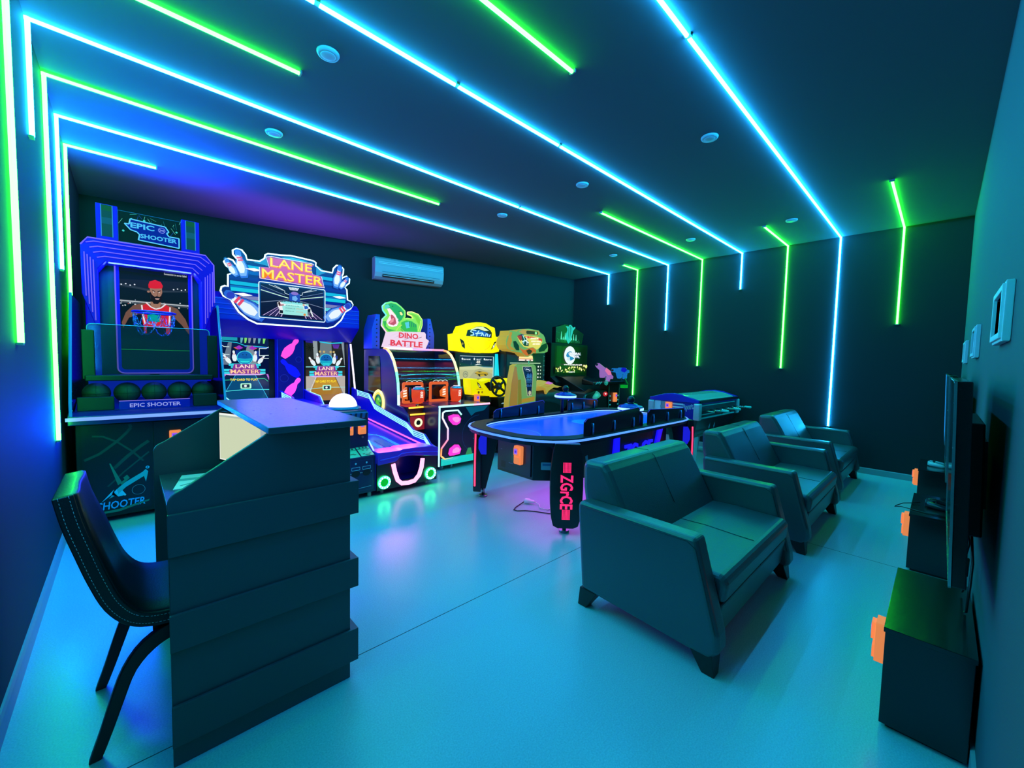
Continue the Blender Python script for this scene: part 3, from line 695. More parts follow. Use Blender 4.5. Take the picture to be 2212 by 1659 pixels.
def lane_screen(o, w, h, night):
    a = Art(o, X, Z, w, h); g = lambda c, s=1.: E(c, s, .12)
    a.rect(0, 1, 0, 1, g('#04103a' if night else '#3a2c22'))
    if night:
        a.rect(0, 1, .82, 1, g('#0a1a4a')); a.rect(.0, .36, .93, .99, g('#1c9ab0')); a.line([(0, .92), (.35, .90), (.5, .86), (1, .84)], .016, g('#22c8e0')); a.line([(.5, .845), (1, .83)], .012, g('#7050ff'))
        for x in (.42, .5, .58, .68, .78, .88): a.poly([(x, .99), (x+.06, .99), (x+.03, .90), (x, .90)], g(random.choice(['#8898a8', '#60b0c0', '#80e070'])))
        a.poly([(.18, .90), (.25, .9), (.2, .55), (.04, .55)], g('#68788c')); a.poly([(.55, .86), (.66, .86), (.76, .55), (.46, .55)], g('#7c8c98'))
        for x, c in ((.36, '#e06820'), (.68, '#e06820'), (.39, '#a030c0'), (.66, '#a030c0')): a.poly([(x-.08, .82), (x, .86 if 'a0' in c else .84), (x+.08, .82), (x, .79)], g(c))
        for x in (.32, .7): a.rect(x, x+.1, .62, .78, g('#10308a'))
        for P in ([(0, .88), (.1, .83), (.2, .83)], [(0, .74), (.12, .71), (.2, .71)], [(0, .65), (.15, .65)], [(1, .85), (.94, .82), (.8, .82), (.8, .70), (1, .71)], [(.88, .66), (1, .66)]): a.line(P, .014, g('#d8f0f0'))
        a.poly([(0, .38), (1, .38), (1, 0), (0, 0)], g('#062048')); a.poly([(.32, .40), (.7, .40), (.98, 0), (.04, 0)], g('#0a4a78'))
        a.line([(.32, .40), (.02, 0)], .014, g('#30a8d8')); a.line([(.70, .40), (.97, 0)], .014, g('#30a8d8')); a.line([(0, .31), (.12, .31), (.9, .33), (.98, .28)], .012, g('#30d090'))
        a.poly([(.0, .31), (.1, .40), (.14, .40), (.04, .31)], g('#c070d8')); a.poly([(.94, .40), (.98, .40), (1, .36), (1, .3)], g('#c070d8'))
        a.line([(.03, .13), (.5, .155), (1, .145)], .014, g('#50f0f0')); a.rect(.02, .2, .0, .006, g('#50f0f0'))
    else:
        a.rect(0, 1, .5, 1, g('#20231e')); a.poly([(0, 1), (.28, 1), (.26, .93), (0, .94)], g('#2a1c90')); a.poly([(.17, 1), (.28, 1), (.3, .68), (.2, .68)], g('#909ea0')); a.poly([(.9, .98), (.97, .98), (1, .58), (.99, .58)], g('#8a979c'))
        a.poly([(.36, .99), (.64, .99), (.66, .7), (.34, .7)], g('#6c7a80')); a.line([(.34, .96), (.6, .94), (.93, .96)], .03, g('#30c8e8')); a.poly([(.66, .93), (.86, .93), (.82, .86), (.7, .86)], g('#5a2ca0'))
        for k in range(9): q = k*.7; a.line([(.1, .86), (.1+.1*math.cos(q), .86+.06*math.sin(q))], .016, g('#10180c'))
        for x in (.35, .45, .62, .7): a.disc(x, .80, .03, g('#c8b070'), 10)
        a.rect(.72, .8, .68, .74, g('#2840a0')); a.line([(.0, .55), (1, .56)], .02, g('#8fe8f0'))
        a.poly([(0, .40), (1, .40), (1, 0), (0, 0)], g('#b8b0a8')); a.poly([(.28, .41), (.72, .41), (1, 0), (.02, 0)], g('#a87828')); a.poly([(.3, .41), (.7, .41), (.85, .2), (.17, .2)], g('#c09030')); a.poly([(.1, .1), (.92, .1), (1, 0), (.02, 0)], g('#a07038'))
        a.line([(.26, .41), (.0, .02)], .012, g('#e8e0d0')); a.line([(.72, .41), (.98, .05)], .012, g('#5a4030')); a.line([(0, .19), (.5, .215), (1, .21)], .014, g('#90e8e8'))
    for x, y, h_, an in ((.15, .64, .16, .6), (.29, .69, .17, .1), (.71, .69, .17, -.1), (.84, .64, .16, -.6)): pin(x, y, h_, an, g('#e6f4fa'), a, g('#e05a60'))
    a.disc(.5, .665, .165, g('#40e0f0')); a.disc(.5, .665, .15, g('#1060b0')); a.poly([(.36, .66), (.5, .645), (.64, .66), (.62, .62), (.56, .585), (.44, .585), (.38, .62)], g('#18a8c8')); a.poly([(.39, .61), (.61, .61), (.56, .585), (.44, .585)], g('#30e0e0'))
    for x in (.46, .53): a.disc(x, .71, .012, g('#06203a'), 8)
    a.line([(.45, .675), (.55, .675)], .01, g('#08406a'))
    for y0, y1, x0 in ((.535, .57, .18), (.50, .53, .22), (.45, .485, .08), (.405, .44, .08)): a.rect(x0, 1-x0, y0, y1, g('#38d8e8'))
    a.poly([(.25, .485), (.28, .565), (.72, .565), (.75, .485), (.82, .47), (.8, .405), (.2, .405), (.18, .47)], g('#8a3c98'))
    a.txt('LANE', .5, .525, .055, g('#ffd8c8', 1.1), .38, .02); a.txt('MASTER', .5, .445, .06, g('#ffc89a', 1.1), .58, .02)
    a.poly([(.06, .405), (.94, .405), (.8, .385), (.2, .385)], g('#d8b0f0'))
    a.txt('TAP CARD TO PLAY', .48, .315, .035, g('#ffe030', 1.1), .56, .02)
    a.poly(rrect(.4, .62, .17, .255, .02), g('#b8ffd8')); a.poly(rrect(.43, .585, .185, .24, .01), g('#1a3048')); a.disc(.5, .213, .03, g('#eef4f8'), 10)
    return a.out('screen', t)
lane_screen((1.275, 6.596, .88), .58, .86, True); lane_screen((2.345, 6.596, .81), .585, .945, False)
# middle column with lit pins
b = B(E('#0a12b8', .55, .3, '#0a10a0')); b.box(1.94, 2.29, 6.5, 6.64, .84, 1.93); co = b.out('centre_column', t, bevel=.01)
for cx, cz, an, m_ in ((2.11, 1.60, -.62, E((1.0, .06, .55), 1.5)), (2.105, 1.31, .75, E('#0a14ff', 1.1)), (2.135, 1.03, -.62, E((1.0, .06, .75), 1.5))):
    pr = [(.0, -.5), (.10, -.5), (.17, -.3), (.19, -.12), (.14, .08), (.075, .22), (.095, .36), (.085, .45), (.04, .5)]
    P = pr+[(-x, y) for x, y in pr[:0:-1]]; h_ = .33
    b = B(m_); b.ngon([(cx+(x*math.cos(an)-y*math.sin(an))*h_, 6.5, cz+(x*math.sin(an)+y*math.cos(an))*h_) for x, y in P], -Y, .018); b.out('lit_pin', co, bevel=.004)
a = Art((1.94, 6.4985, .84), X, Z, .35, 1.09); a.rect(.03, .97, .02, .98, E('#0a12b0', .55))
for q in ((.2, .9, .1), (.8, .55, .12), (.25, .3, .16), (.7, .2, .1)): a.disc(q[0], q[1], q[2], E('#1c30d0', .7), 16); a.disc(q[0], q[1], q[2]-.015, E('#0a12a0', .6), 16)
a.out('column_print', co)
# big sign
so = [(1.631, 1.901), (1.535, 1.945), (1.434, 2.03), (1.378, 2.125), (1.351, 2.18), (1.275, 2.213), (1.245, 2.274), (1.256, 2.321), (1.291, 2.342), (1.322, 2.334), (1.324, 2.483), (1.376, 2.508), (1.363, 2.548), (1.308, 2.588), (1.284, 2.633), (1.302, 2.669), (1.337, 2.679), (1.378, 2.666), (1.423, 2.6), (1.441, 2.619), (1.421, 2.691), (1.379, 2.741), (1.377, 2.79), (1.416, 2.818), (1.472, 2.813), (1.515, 2.759), (1.529, 2.702), (1.67, 2.707), (1.724, 2.755), (1.732, 2.8), (1.763, 2.824), (1.913, 2.831), (2.036, 2.849), (2.162, 2.842), (2.328, 2.831), (2.359, 2.813), (2.355, 2.77), (2.427, 2.712), (2.585, 2.709), (2.599, 2.774), (2.642, 2.825), (2.7, 2.83), (2.744, 2.789), (2.739, 2.719), (2.7, 2.644), (2.69, 2.599), (2.729, 2.659), (2.788, 2.693), (2.833, 2.655), (2.828, 2.595), (2.759, 2.53), (2.793, 2.491), (2.803, 2.343), (2.858, 2.329), (2.884, 2.282), (2.848, 2.218), (2.768, 2.16), (2.709, 2.036), (2.612, 1.939), (2.517, 1.903)]
b = B(E('#0b1a8c', .8)); b.ngon([(x, 6.165, z) for x, z in so], Y, .06, E('#0b1a8c', .8), M('#20283c', .4)); sg = b.out('sign_board', t)
b = B(E('#c8f6ff', 2.2, sample=True)); b.tube([(x, 6.165, z) for x, z in so], .0105, n=6, closed=True); b.out('sign_outline_light', sg)
x0, z0, w_, h_ = 1.22, 1.88, 1.68, 1.0
a = Art((x0, 6.1645, z0), X, Z, w_, h_); g = lambda c, s=1.: E(c, s, .2)
T = lambda x, z: ((x-x0)/w_, (z-z0)/h_)
for z, c, xa, xb in ((2.66, '#0a1470', 1.52, 2.6), (2.59, '#18b0d8', 1.50, 2.62), (2.52, '#0a50b0', 1.46, 2.66), (2.455, '#e8f4ff', 1.35, 2.77), (2.44, '#0a1a90', 1.34, 2.78), (2.37, '#14b8dc', 1.345, 2.775), (2.315, '#0c70c0', 1.345, 2.775), (2.29, '#18c8e0', 1.35, 2.77), (2.24, '#0818a0', 1.4, 2.72), (2.2, '#7a80b8', 1.44, 2.70), (2.15, '#58d0e0', 1.45, 2.68), (2.09, '#9090b0', 1.5, 2.66), (2.04, '#30a8d0', 1.52, 2.64), (1.98, '#0a20c0', 1.56, 2.6)):
    hgt = {2.455: .012}.get(z, .045); a.poly([T(xa, z), T(xb, z), T(xb, z+hgt), T(xa, z+hgt)], g(c))
a.poly([T(1.6, 2.68), T(1.75, 2.78), T(1.9, 2.8), T(1.78, 2.66)], g('#2890c0')); a.poly([T(2.36, 2.78), T(2.5, 2.7), T(2.36, 2.62)], g('#2890c0')); a.poly([T(1.92, 2.80), T(2.05, 2.825), T(2.25, 2.81), T(2.1, 2.77)], g('#30c0e0'))
for cx, cz, hh, an, tip in ((1.46, 2.64, .36, .22, '#3c74e8'), (1.36, 2.575, .24, .55, '#3c74e8'), (1.50, 2.12, .52, .95, '#2a3ac0'), (2.66, 2.66, .34, -.18, '#3c74e8'), (2.745, 2.585, .22, -.6, '#3c74e8'), (2.66, 2.15, .46, -.95, '#2a3ac0')):
    u, v = T(cx, cz); pin(u, v, hh*1.08, an, g('#0a1a78'), a); pin(u, v, hh, an, g('#2a64d8'), a); pin(u-.002, v-.004, hh*.84, an, g('#78aef6'), a); pin(u-.005, v-.01, hh*.6, an, g('#eaf6ff'), a)
    d = V((-math.sin(an), math.cos(an))); q = T(cx+d.x*hh*.36, cz+d.y*hh*.36); a.disc(q[0], q[1], .085*hh/w_*1.0, g(tip), 16)
    for k in (.2, .11):
        e_ = V((math.cos(an), math.sin(an)))*.09*hh; p = V((cx, cz))+d*hh*k; a.line([T(p.x-e_.x, p.y-e_.y), T(p.x+e_.x, p.y+e_.y)], .06*hh/w_, g('#e8406a'))
for x, z in ((1.48, 2.255), (2.68, 2.365), (1.6, 2.585)): a.poly([T(x-.1, z), T(x, z+.02), T(x+.1, z), T(x, z-.02)], g('#f0ffff', 1.3))
# lettering block
lb = [(1.735, 2.775), (1.80, 2.795), (1.93, 2.79), (2.3, 2.79), (2.33, 2.775), (2.28, 2.72), (2.31, 2.64), (2.43, 2.625), (2.46, 2.5), (2.47, 2.47), (2.3, 2.465), (2.0, 2.475), (1.66, 2.485), (1.655, 2.63), (1.77, 2.64)]
a.poly([T(x, z) for x, z in lb], g('#f2e8ff')); a.poly([T(2.06+(x-2.06)*.975, 2.63+(z-2.63)*.94) for x, z in lb], g('#6a2a9a')); a.poly([T(2.06+(x-2.06)*.95, 2.63+(z-2.63)*.89) for x, z in lb], g('#d0509a'))
for k in range(1):
    a.txt('LANE', *T(2.04, 2.712), .118, g('#f08a10', 1.1), .31, .03, depth=.004); a.txt('MASTER', *T(2.06, 2.552), .125, g('#f08a10', 1.1), .45, .03, depth=.004)
a.txt('LANE', *T(2.04, 2.716), .112, g('#ffd81c', 1.25), .305, .0, depth=.003); a.txt('MASTER', *T(2.06, 2.556), .119, g('#ffd81c', 1.25), .445, .0, depth=.003)
a.out('sign_print', sg)
# sign monitor
b = B(M('#1a3a6a', .3)); P = rrect(1.652, 2.474, 1.986, 2.445, .02); b.ngon([(x, 6.158, z) for x, z in P], -Y, .012); mb = b.out('sign_monitor', sg, bevel=.003)
b = B(g('#d8f4ff', 1.3)); b.tube([(x, 6.145, z) for x, z in P], .0055, n=5, closed=True); b.out('monitor_edge', mb)
a = Art((1.672, 6.1455, 2.006), X, Z, .78, .42)
a.rect(0, 1, 0, 1, g('#0c0a30')); a.poly([(0, .9), (.42, .62), (.42, .58), (0, .76)], g('#120c58')); a.poly([(1, .9), (.64, .62), (.64, .58), (1, .76)], g('#120c58'))
for k in range(7): x = .42+.025*k; a.poly([(x, .99), (x+.02, .99), (.5+(x-.5)*.7+.012, .9), (.5+(x-.5)*.7, .9)], g('#e8f4ff'))
for s in (0, 1):
    R = (lambda x: 1-x) if s else (lambda x: x)
    for P, th, c in (([(0, .8), (.42, .63)], .014, '#c8f0d8'), ([(0, .93), (.36, .72)], .006, '#7890c0'), ([(.12, .99), (.34, .86)], .008, '#d8e8f0'), ([(.2, .99), (.36, .85), (.36, .78), (.43, .74)], .008, '#d8e8f0'), ([(0, .42), (.42, .58)], .008, '#8898b8')):
        a.line([(R(x), y) for x, y in P], th, g(c))
    for k in range(7): a.poly([(R(.02+k*.045), .02), (R(.04+k*.045), .02), (R(.40), .52), (R(.395), .52)], g(('#b8a0d8', '#403070')[k % 2]))
a.rect(.43, .6, .55, .8, g('#2048b0')); a.disc(.515, .8, .06, g('#8a70c8'), 16, .5); a.disc(.515, .64, .05, g('#70b0f0'), 5)
a.rect(.3, .74, .1, .5, g('#9ae8e0')); a.rect(.35, .66, .41, .44, g('#c8fff8')); a.txt('HOW TO PLAY', .49, .49, .075, g('#80f0ff'), .3, .02)
for y, x0_, x1_ in ((.40, .36, .58), (.31, .36, .52), (.22, .36, .5)): a.txt('roll ball down to hit', (x0_+x1_)/2, y, .04, g('#3a6a70'), x1_-x0_)
for y, tx in ((.31, 'all the pins'), (.22, 'and score')): a.txt(tx, .59, y, .04, g('#d88a20'), .11)
a.poly([(.24, .46), (.28, .5), (.3, .46), (.37, .42), (.36, .37), (.31, .38), (.32, .28), (.33, .12), (.27, .1), (.27, .25), (.25, .33)], g('#f0f0f4')); a.poly([(.255, .45), (.28, .47), (.29, .40), (.34, .41), (.34, .38), (.29, .36), (.27, .34)], g('#a05058')); a.rect(.275, .325, .13, .22, g('#10101a')); a.poly([(.25, .45), (.275, .49), (.285, .4), (.262, .34)], g('#301818'))
a.poly([(.64, .44), (.66, .49), (.7, .46), (.76, .4), (.78, .32), (.82, .1), (.79, .1), (.745, .25), (.74, .1), (.71, .1), (.72, .3), (.66, .3)], g('#e8f0f4')); a.poly([(.66, .42), (.71, .44), (.74, .36), (.67, .32)], g('#2060c0')); a.poly([(.72, .33), (.77, .36), (.765, .24), (.80, .11), (.785, .11), (.74, .25), (.735, .11), (.72, .12)], g('#101828')); a.disc(.655, .455, .018, g('#d8a080'), 10); a.disc(.67, .14, .022, g('#e09040'), 12)
a.out('sign_screen', mb)
# lanes, walls, console
LANEM = M('#1a2ac0', .22, coat=.4); WALLB = M('#0f18b0', .3, coat=.3)
wp = [(4.13, .06), (4.13, .45), (4.22, .47), (4.36, .565), (4.61, .58), (4.78, .655), (5.62, .785), (5.74, .81), (5.92, .945), (6.34, .97), (6.58, 1.0), (6.6, .06)]
lt = [(4.20, .47), (4.35, .575), (4.61, .59), (4.78, .665), (5.62, .795), (5.74, .82), (5.92, .955), (6.34, .98)]
def wall(x0, x1, inner):
    w = B(WALLB).prism(wp, 'x', x0, x1).out('lane_wall', t, bevel=.006)
    b = B(CYN)
    for k in range(4):
        P = [(q[0]-.022*k*.4, q[1]-.010-.022*k) for q in lt]
        for p, q in zip(P, P[1:]): b.tube([(inner, p[0], p[1]), (inner, q[0], q[1])], .0052, n=4)
    b.tube([(inner, lt[-1][0], lt[-1][1]), (inner, lt[-1][0]-.02, lt[-1][1]-.09)], .006, n=4)
    b.out('wall_light', w)
    b = B(PINKE); b.tube([(inner-.006*(1 if inner > x0+.0001 and inner > x1 else -1) if False else inner, 4.24, .425), (inner, 6.5, .615)], .011, n=6); b.out('pink_strip', w)
wall(3.03, 3.065, 3.026); wall(1.96, 2.0, 1.956); wall(2.30, 2.33, 2.334); wall(1.235, 1.27, 1.274)
for xa, xb in ((1.27, 1.96), (2.33, 3.03)):
    ln = B(LANEM).prism([(4.3, .34), (4.3, .40), (6.6, .60), (6.6, .34)], 'x', xa, xb).out('lane', t)
    sl = V((0, 2.3, .2)).normalized(); a = Art((xa, 4.3, .4006), X, sl, xb-xa, 2.3)
    for k in range(4): d = .02*k; a.line([(.3+d, .02), (.3+d, .3+d), (.5, .42-d), (.7-d, .3+d), (.7-d, .02)], .012, E('#30a0ff', 1.1))
    a.poly([(.42, .05), (.5, .12), (.58, .05), (.58, .25), (.42, .25)], E('#2a50d8', .8)); a.out('lane_arrows', ln)
    # front end of the lane
    xm = (xa+xb)/2; L = xb-xa
    fr_ = [(xa-.02, .06), (xb+.03, .06), (xb+.03, .50), (xa-.02, .50)]
    hole = [(xm-.17, .35), (xm-.13, .16), (xm-.08, .125), (xm+.08, .125), (xm+.14, .17), (xm+.17, .36)]
    b = B(M('#0e1420', .35, coat=.2)); out_ = [(xa-.02, .06), (xb+.03, .06), (xb+.03, .36)]+hole[::-1]+[(xa-.02, .36)]
    b.ngon([(x, 4.10, z) for x, z in out_], Y, .03); fp = b.out('front_panel', t)
    B(M('#0b1ca8', .3, coat=.3)).prism([(4.36, .1), (4.36, .36), (4.35, .36), (4.35, .1)], 'x', xa, xb).out('ball_return', t)
    B(M('#0b1470', .3, coat=.3)).box(xa+.05, xb-.05, 4.13, 4.35, .105, .125).out('ball_return_floor', t)
    b = B(E((1.0, .28, .62), 2.6, sample=True)); b.tube([(x, 4.095, z) for x, z in ((xm-.185, .33), (xm-.165, .24), (xm-.13, .14), (xm-.08, .095), (xm, .085), (xm+.08, .095), (xm+.14, .15), (xm+.172, .24), (xm+.185, .34))], .024, n=10); b.out('return_light', fp)
    for x in (xa+.06, xb-.06):
        b = B(E('#02c028', .9)); b.cyl((x, 4.099, .145), .06, -.012, 'y', n=28); r_ = b.out('ring_lamp', fp)
        b = B(E((.02, 1.0, .22), 14.0, sample=True)); b.tube([(x+math.cos(k*math.pi/14)*.058, 4.086, .145+math.sin(k*math.pi/14)*.058) for k in range(28)], .0135, n=6, closed=True); b.out('ring_light', r_)
        b = B(E('#e8fff0', 2.))
        for k in range(12): b.ball((x+math.cos(k*math.pi/6)*.058, 4.074, .145+math.sin(k*math.pi/6)*.058), .009, n=6)
        b.out('ring_diodes', r_)
    # padded bumper with a stepped lower edge
    bu = [(xa-.02, .345), (xm-.16, .36), (xm-.12, .40), (xm-.02, .405), (xm+.06, .395), (xb+.03, .345), (xb+.03, .45), (xb-.05, .475), (xm+.05, .485), (xm-.08, .485), (xm-.12, .475), (xa-.02, .48)]
    bp = B(M('#6a2ad0', .35, coat=.3)); bp.ngon([(x, 4.07, z) for x, z in bu], Y, .24); bo = bp.out('bumper', t, bevel=.014, seg=3)
    b = B(M('#8a48ff', .3)); b.tube([(x, 4.068, z) for x, z in ((xa, .40), (xm-.14, .415), (xm-.1, .44), (xm+.05, .437), (xb+.02, .395))], .006, n=6); b.out('bumper_rib', bo)
    for x in (xa+.08, xb-.06): B(M('#b0b8bc', .4)).cyl((x, 4.2, 0), .022, .06).out('caster', t)
CONS = M('#0d1a4a', .35, coat=.2)
b = B(CONS); b.prism([(4.30, .52), (4.30, .88), (4.34, .915), (5.0, .915), (5.0, .06), (4.125, .06), (4.125, .45)], 'x', 2.0, 2.302); co = b.out('console', t, bevel=.006)
a = Art((2.0, 4.1235, .08), X, Z, .302, .36); a.poly(rrect(.1, .92, .03, .95, .01), M('#16265c', .35)); a.rect(.14, .88, .05, .93, M('#101d50', .35)); a.line([(.4, .12), (.85, .14)], .012, M('#8fb0d8', .4))
for x in (.3, .68):
    a.disc(x, .86, .035, M('#8fc8e8', .4)); a.poly(rrect(x-.15, x+.15, .66, .76, .02), M('#8fb8d8', .4)); a.poly(rrect(x-.135, x+.135, .675, .745, .02), M('#16265c', .35)); a.disc(x, .56, .14, M('#060810', .3), 20, .8); [a.disc(x+d, .58, .015, M('#c0d0d8', .4), 8) for d in (-.17, .17)]
a.out('coin_door', co)
sl = V((0, 4.30-4.125, .52-.45)).normalized(); a = Art((2.0, 4.126, .4512), X, sl, .302, .186)
for x0_, x1_ in ((.02, .48), (.52, .98)):
    a.rect(x0_, x1_, .04, .72, M('#2ad0a0', .5)); a.rect(x0_, x1_, .76, .97, M('#2ad0a0', .5))
    for k in range(7): q = random.uniform(x0_+.05, x1_-.12); r_ = random.uniform(.1, .6); a.rect(q, q+.08, r_, r_+.06, M('#0c4a3c', .5))
    for k in range(3): a.rect(x0_+.08+k*.12, x0_+.14+k*.12, .8, .93, M('#0a2030', .5))
a.out('instruction_label', co)
b = B(M('#1a5a9a', .3, coat=.3)); b.box(1.998, 2.304, 4.297, 4.34, .835, .90); b.out('console_trim', co, bevel=.01)
a = Art((2.0, 4.2965, .835), X, Z, .302, .06)
for k in range(5): a.poly([(.1+k*.19, .05), (.18+k*.19, .05), (.21+k*.19, .95), (.13+k*.19, .95)], M('#06243e', .4))
a.out('trim_stripes', co)
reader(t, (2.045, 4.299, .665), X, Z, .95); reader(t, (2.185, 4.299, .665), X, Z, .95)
b = B(STEEL); b.cyl((2.235, 4.3, .63), .012, -.012, 'y', n=12); b.out('lock', co)
b = B(M('#2a7ab0', .3, coat=.4)); b.lathe((2.15, 4.62, .915), [(.19, 0), (.19, .01), (.17, .025), (.15, .03)]); dm = b.out('dome_base', co)
b = B(E('#fff2fa', 1.15, .3, '#f0e8f0', sample=True)); b.lathe((2.15, 4.62, .93), [(.15*math.cos(q*math.pi/18), .155*math.sin(q*math.pi/18)) for q in range(10)], n=32); b.out('dome', dm, label='white glowing dome')
b = B(WALLB); b.prism([(4.9, .3), (4.9, .93), (5.6, .86), (6.6, .86), (6.6, .3)], 'x', 2.0, 2.30); b.out('console_hood', t, bevel=.02)
for x in (2.05, 2.26): B(M('#b0b8bc', .4)).cyl((x, 4.18, 0), .02, .062).out('caster', t)
lamp('canopy_lamp', (2.1, 6.15, 1.872), (.07, .05, 1), 44, (1.3, .03), (math.radians(-30), 0, 0), t)
lamp('added_canopy_uplight', (2.1, 6.5, 2.3), (.26, .04, 1), 75, (1.6, .4), (math.radians(226), 0, 0), t)  # unseen light added on the canopy, throws violet onto the ceiling
lamp('lane_lamp', (2.68, 4.35, .6), (1, .1, .8), 6, (.5, .1), (math.radians(-20), 0, 0), t)

# ================================================================ dinosaur shooting game
t = thing('dinosaur_game', 'shooting arcade game with a dinosaur sign, curved glass front and two orange blasters', 'arcade machine', (3.68, 5.4, 0))
g = lambda c, s=1.: E(c, s, .3)
DPUR = M('#1a1060', .35, coat=.3)
arcp = [(6.2, 1.62), (5.66, 1.63), (5.56, 1.615), (5.46, 1.56), (5.36, 1.45), (5.28, 1.30), (5.235, 1.15), (5.215, .98), (5.21, .84)]
side = [(6.3, .05), (6.3, 1.62)]+arcp[1:]+[(5.05, .82), (4.92, .74), (4.86, .6), (4.86, .05)]
for x, nm in ((3.115, 'l'), (4.165, 'r')):
    sd = B(DPUR).prism(side, 'x', x, x+.03).out('side_panel', t, bevel=.006)
    if nm == 'l':
        b = B(M('#06080e', .15, coat=.5)); b.prism([(6.12, .62), (6.12, 1.52), (5.74, 1.52), (5.72, 1.4), (5.66, .62)], 'x', x-.006, x); b.out('dark_window', sd)
        a = Art((x-.0065, 6.0, .70), -Y, Z, .3, .12)
        for y, x0_, x1_ in ((.62, .1, .55), (.62, .68, .86), (.3, .02, .42), (.3, .5, .9)): a.rect(x0_, x1_, y, y+.2, g('#ff9a50'))
        a.out('side_lettering', sd)
        b = B(E((1.0, .85, .3), 1.6)); cc = V((x-.004, 5.76, .83)); b.tube([cc+Y*math.cos(k*math.pi/14)*.17+Z*math.sin(k*math.pi/14)*.17 for k in range(28)], .022, n=6, closed=True); rg = b.out('medallion_ring', sd)
        a = Art(cc+Y*.15-Z*.15-X*.008, -Y, Z, .3, .3); a.disc(.5, .5, .5, g('#f0e040')); a.disc(.5, .5, .40, g('#1a6a3a')); a.poly([(.2, .45), (.3, .7), (.55, .8), (.8, .6), (.72, .5), (.5, .55), (.74, .4), (.7, .3), (.45, .25), (.28, .2)], g('#58c840')); a.disc(.5, .66, .05, g('#f0f080'), 10); a.poly([(.35, .2), (.6, .24), (.62, .12), (.45, .08)], g('#201030')); a.out('medallion', rg)
B(M('#120a28', .4)).box(3.145, 4.165, 5.9, 6.3, .05, 1.62).out('rear_cabinet', t)
# curved glass and its neon frame
GL = M('#04070c', .06, coat=.6, alpha=.55)
b = B(GL); gp = [(y-.012, z) for y, z in arcp[1:]]
b.grid([[(x, y, z) for y, z in gp] for x in (3.16, 4.155)], closed=False, caps=False); b.out('curved_glass', t)
cols = [(1, .35, .12), (1, .6, .25), (1, .85, .45), (.75, 1, .4), (.2, 1, .5), (.3, 1, .85), (.55, 1, 1), (.7, 1, 1)]
for x in (3.135, 4.178):
    ap = [(x, y-.02, z) for y, z in arcp[1:]]
    b = B()
    for k in range(len(ap)-1): b.tube([ap[k], ap[k+1]], .019, E(cols[k], 1.7, sample=True), n=8)
    b.out('neon_arch', t)
b = B(); b.tube([(3.135, 5.65, 1.64), (3.6, 5.65, 1.635)], .016, E((1, .9, .95), 1.4), n=8); b.tube([(3.6, 5.65, 1.635), (3.95, 5.65, 1.638)], .016, E((.8, .4, 1), 1.4), n=8); b.tube([(3.95, 5.65, 1.638), (4.175, 5.65, 1.64)], .016, E((1, .3, .5), 1.5), n=8); b.out('neon_top_bar', t)
b = B(M('#5ad8e8', .3))  # cyan reflections on the glass, built as glowing tubes
for k, (y, z) in enumerate(((5.27, 1.25), (5.225, 1.05), (5.222, 1.01))):
    b.tube([(3.16+i*.99/10, y+.02+.12*math.sin(i*math.pi/10)-.12, z+.02*math.sin(i*math.pi/10)) for i in range(11)], .005, E('#40e0d8', .8), n=5)
b.out('glass_reflection_line', t)
B(M('#3a0a10', .4)).box(3.145, 4.165, 4.95, 5.9, .70, .83).out('gun_deck', t)
b = B(E((1, .06, .08), .45)); b.box(3.15, 4.16, 5.0, 5.6, .83, .836); b.out('deck_glow_panel', t)
for xa, xb in ((3.165, 3.49), (3.60, 3.92)):
    b = B(E((1, .16, .04), .75, .4)); P = rrect(xa, xb, .86, 1.16, .03); I = rrect(xa+.03, xb-.03, .90, 1.12, .015)
    for k in range(len(P)): b.ngon([(q[0], 5.16, q[1]) for q in (P[k], P[(k+1) % len(P)], I[(k+1) % len(P)], I[k])], -Y, .03)
    for k in range(14):
        for xx in (xa+.004, xb-.012): b.box(xx, xx+.008, 5.126, 5.13, .885+k*.018, .893+k*.018)
    fr2 = b.out('target_frame', t)
    B(M('#0c0606', .2)).box(xa+.025, xb-.025, 5.15, 5.17, .895, 1.125).out('target_screen', fr2)
    b = B(E('#d8f0f4', .9))
    for k in range(3): b.tube([(xa+.05+k*.08+q*.02, 5.13, 1.165+.02*math.sin(q*math.pi/5)) for q in range(6)], .004, n=5)
    b.out('top_scallop', fr2)
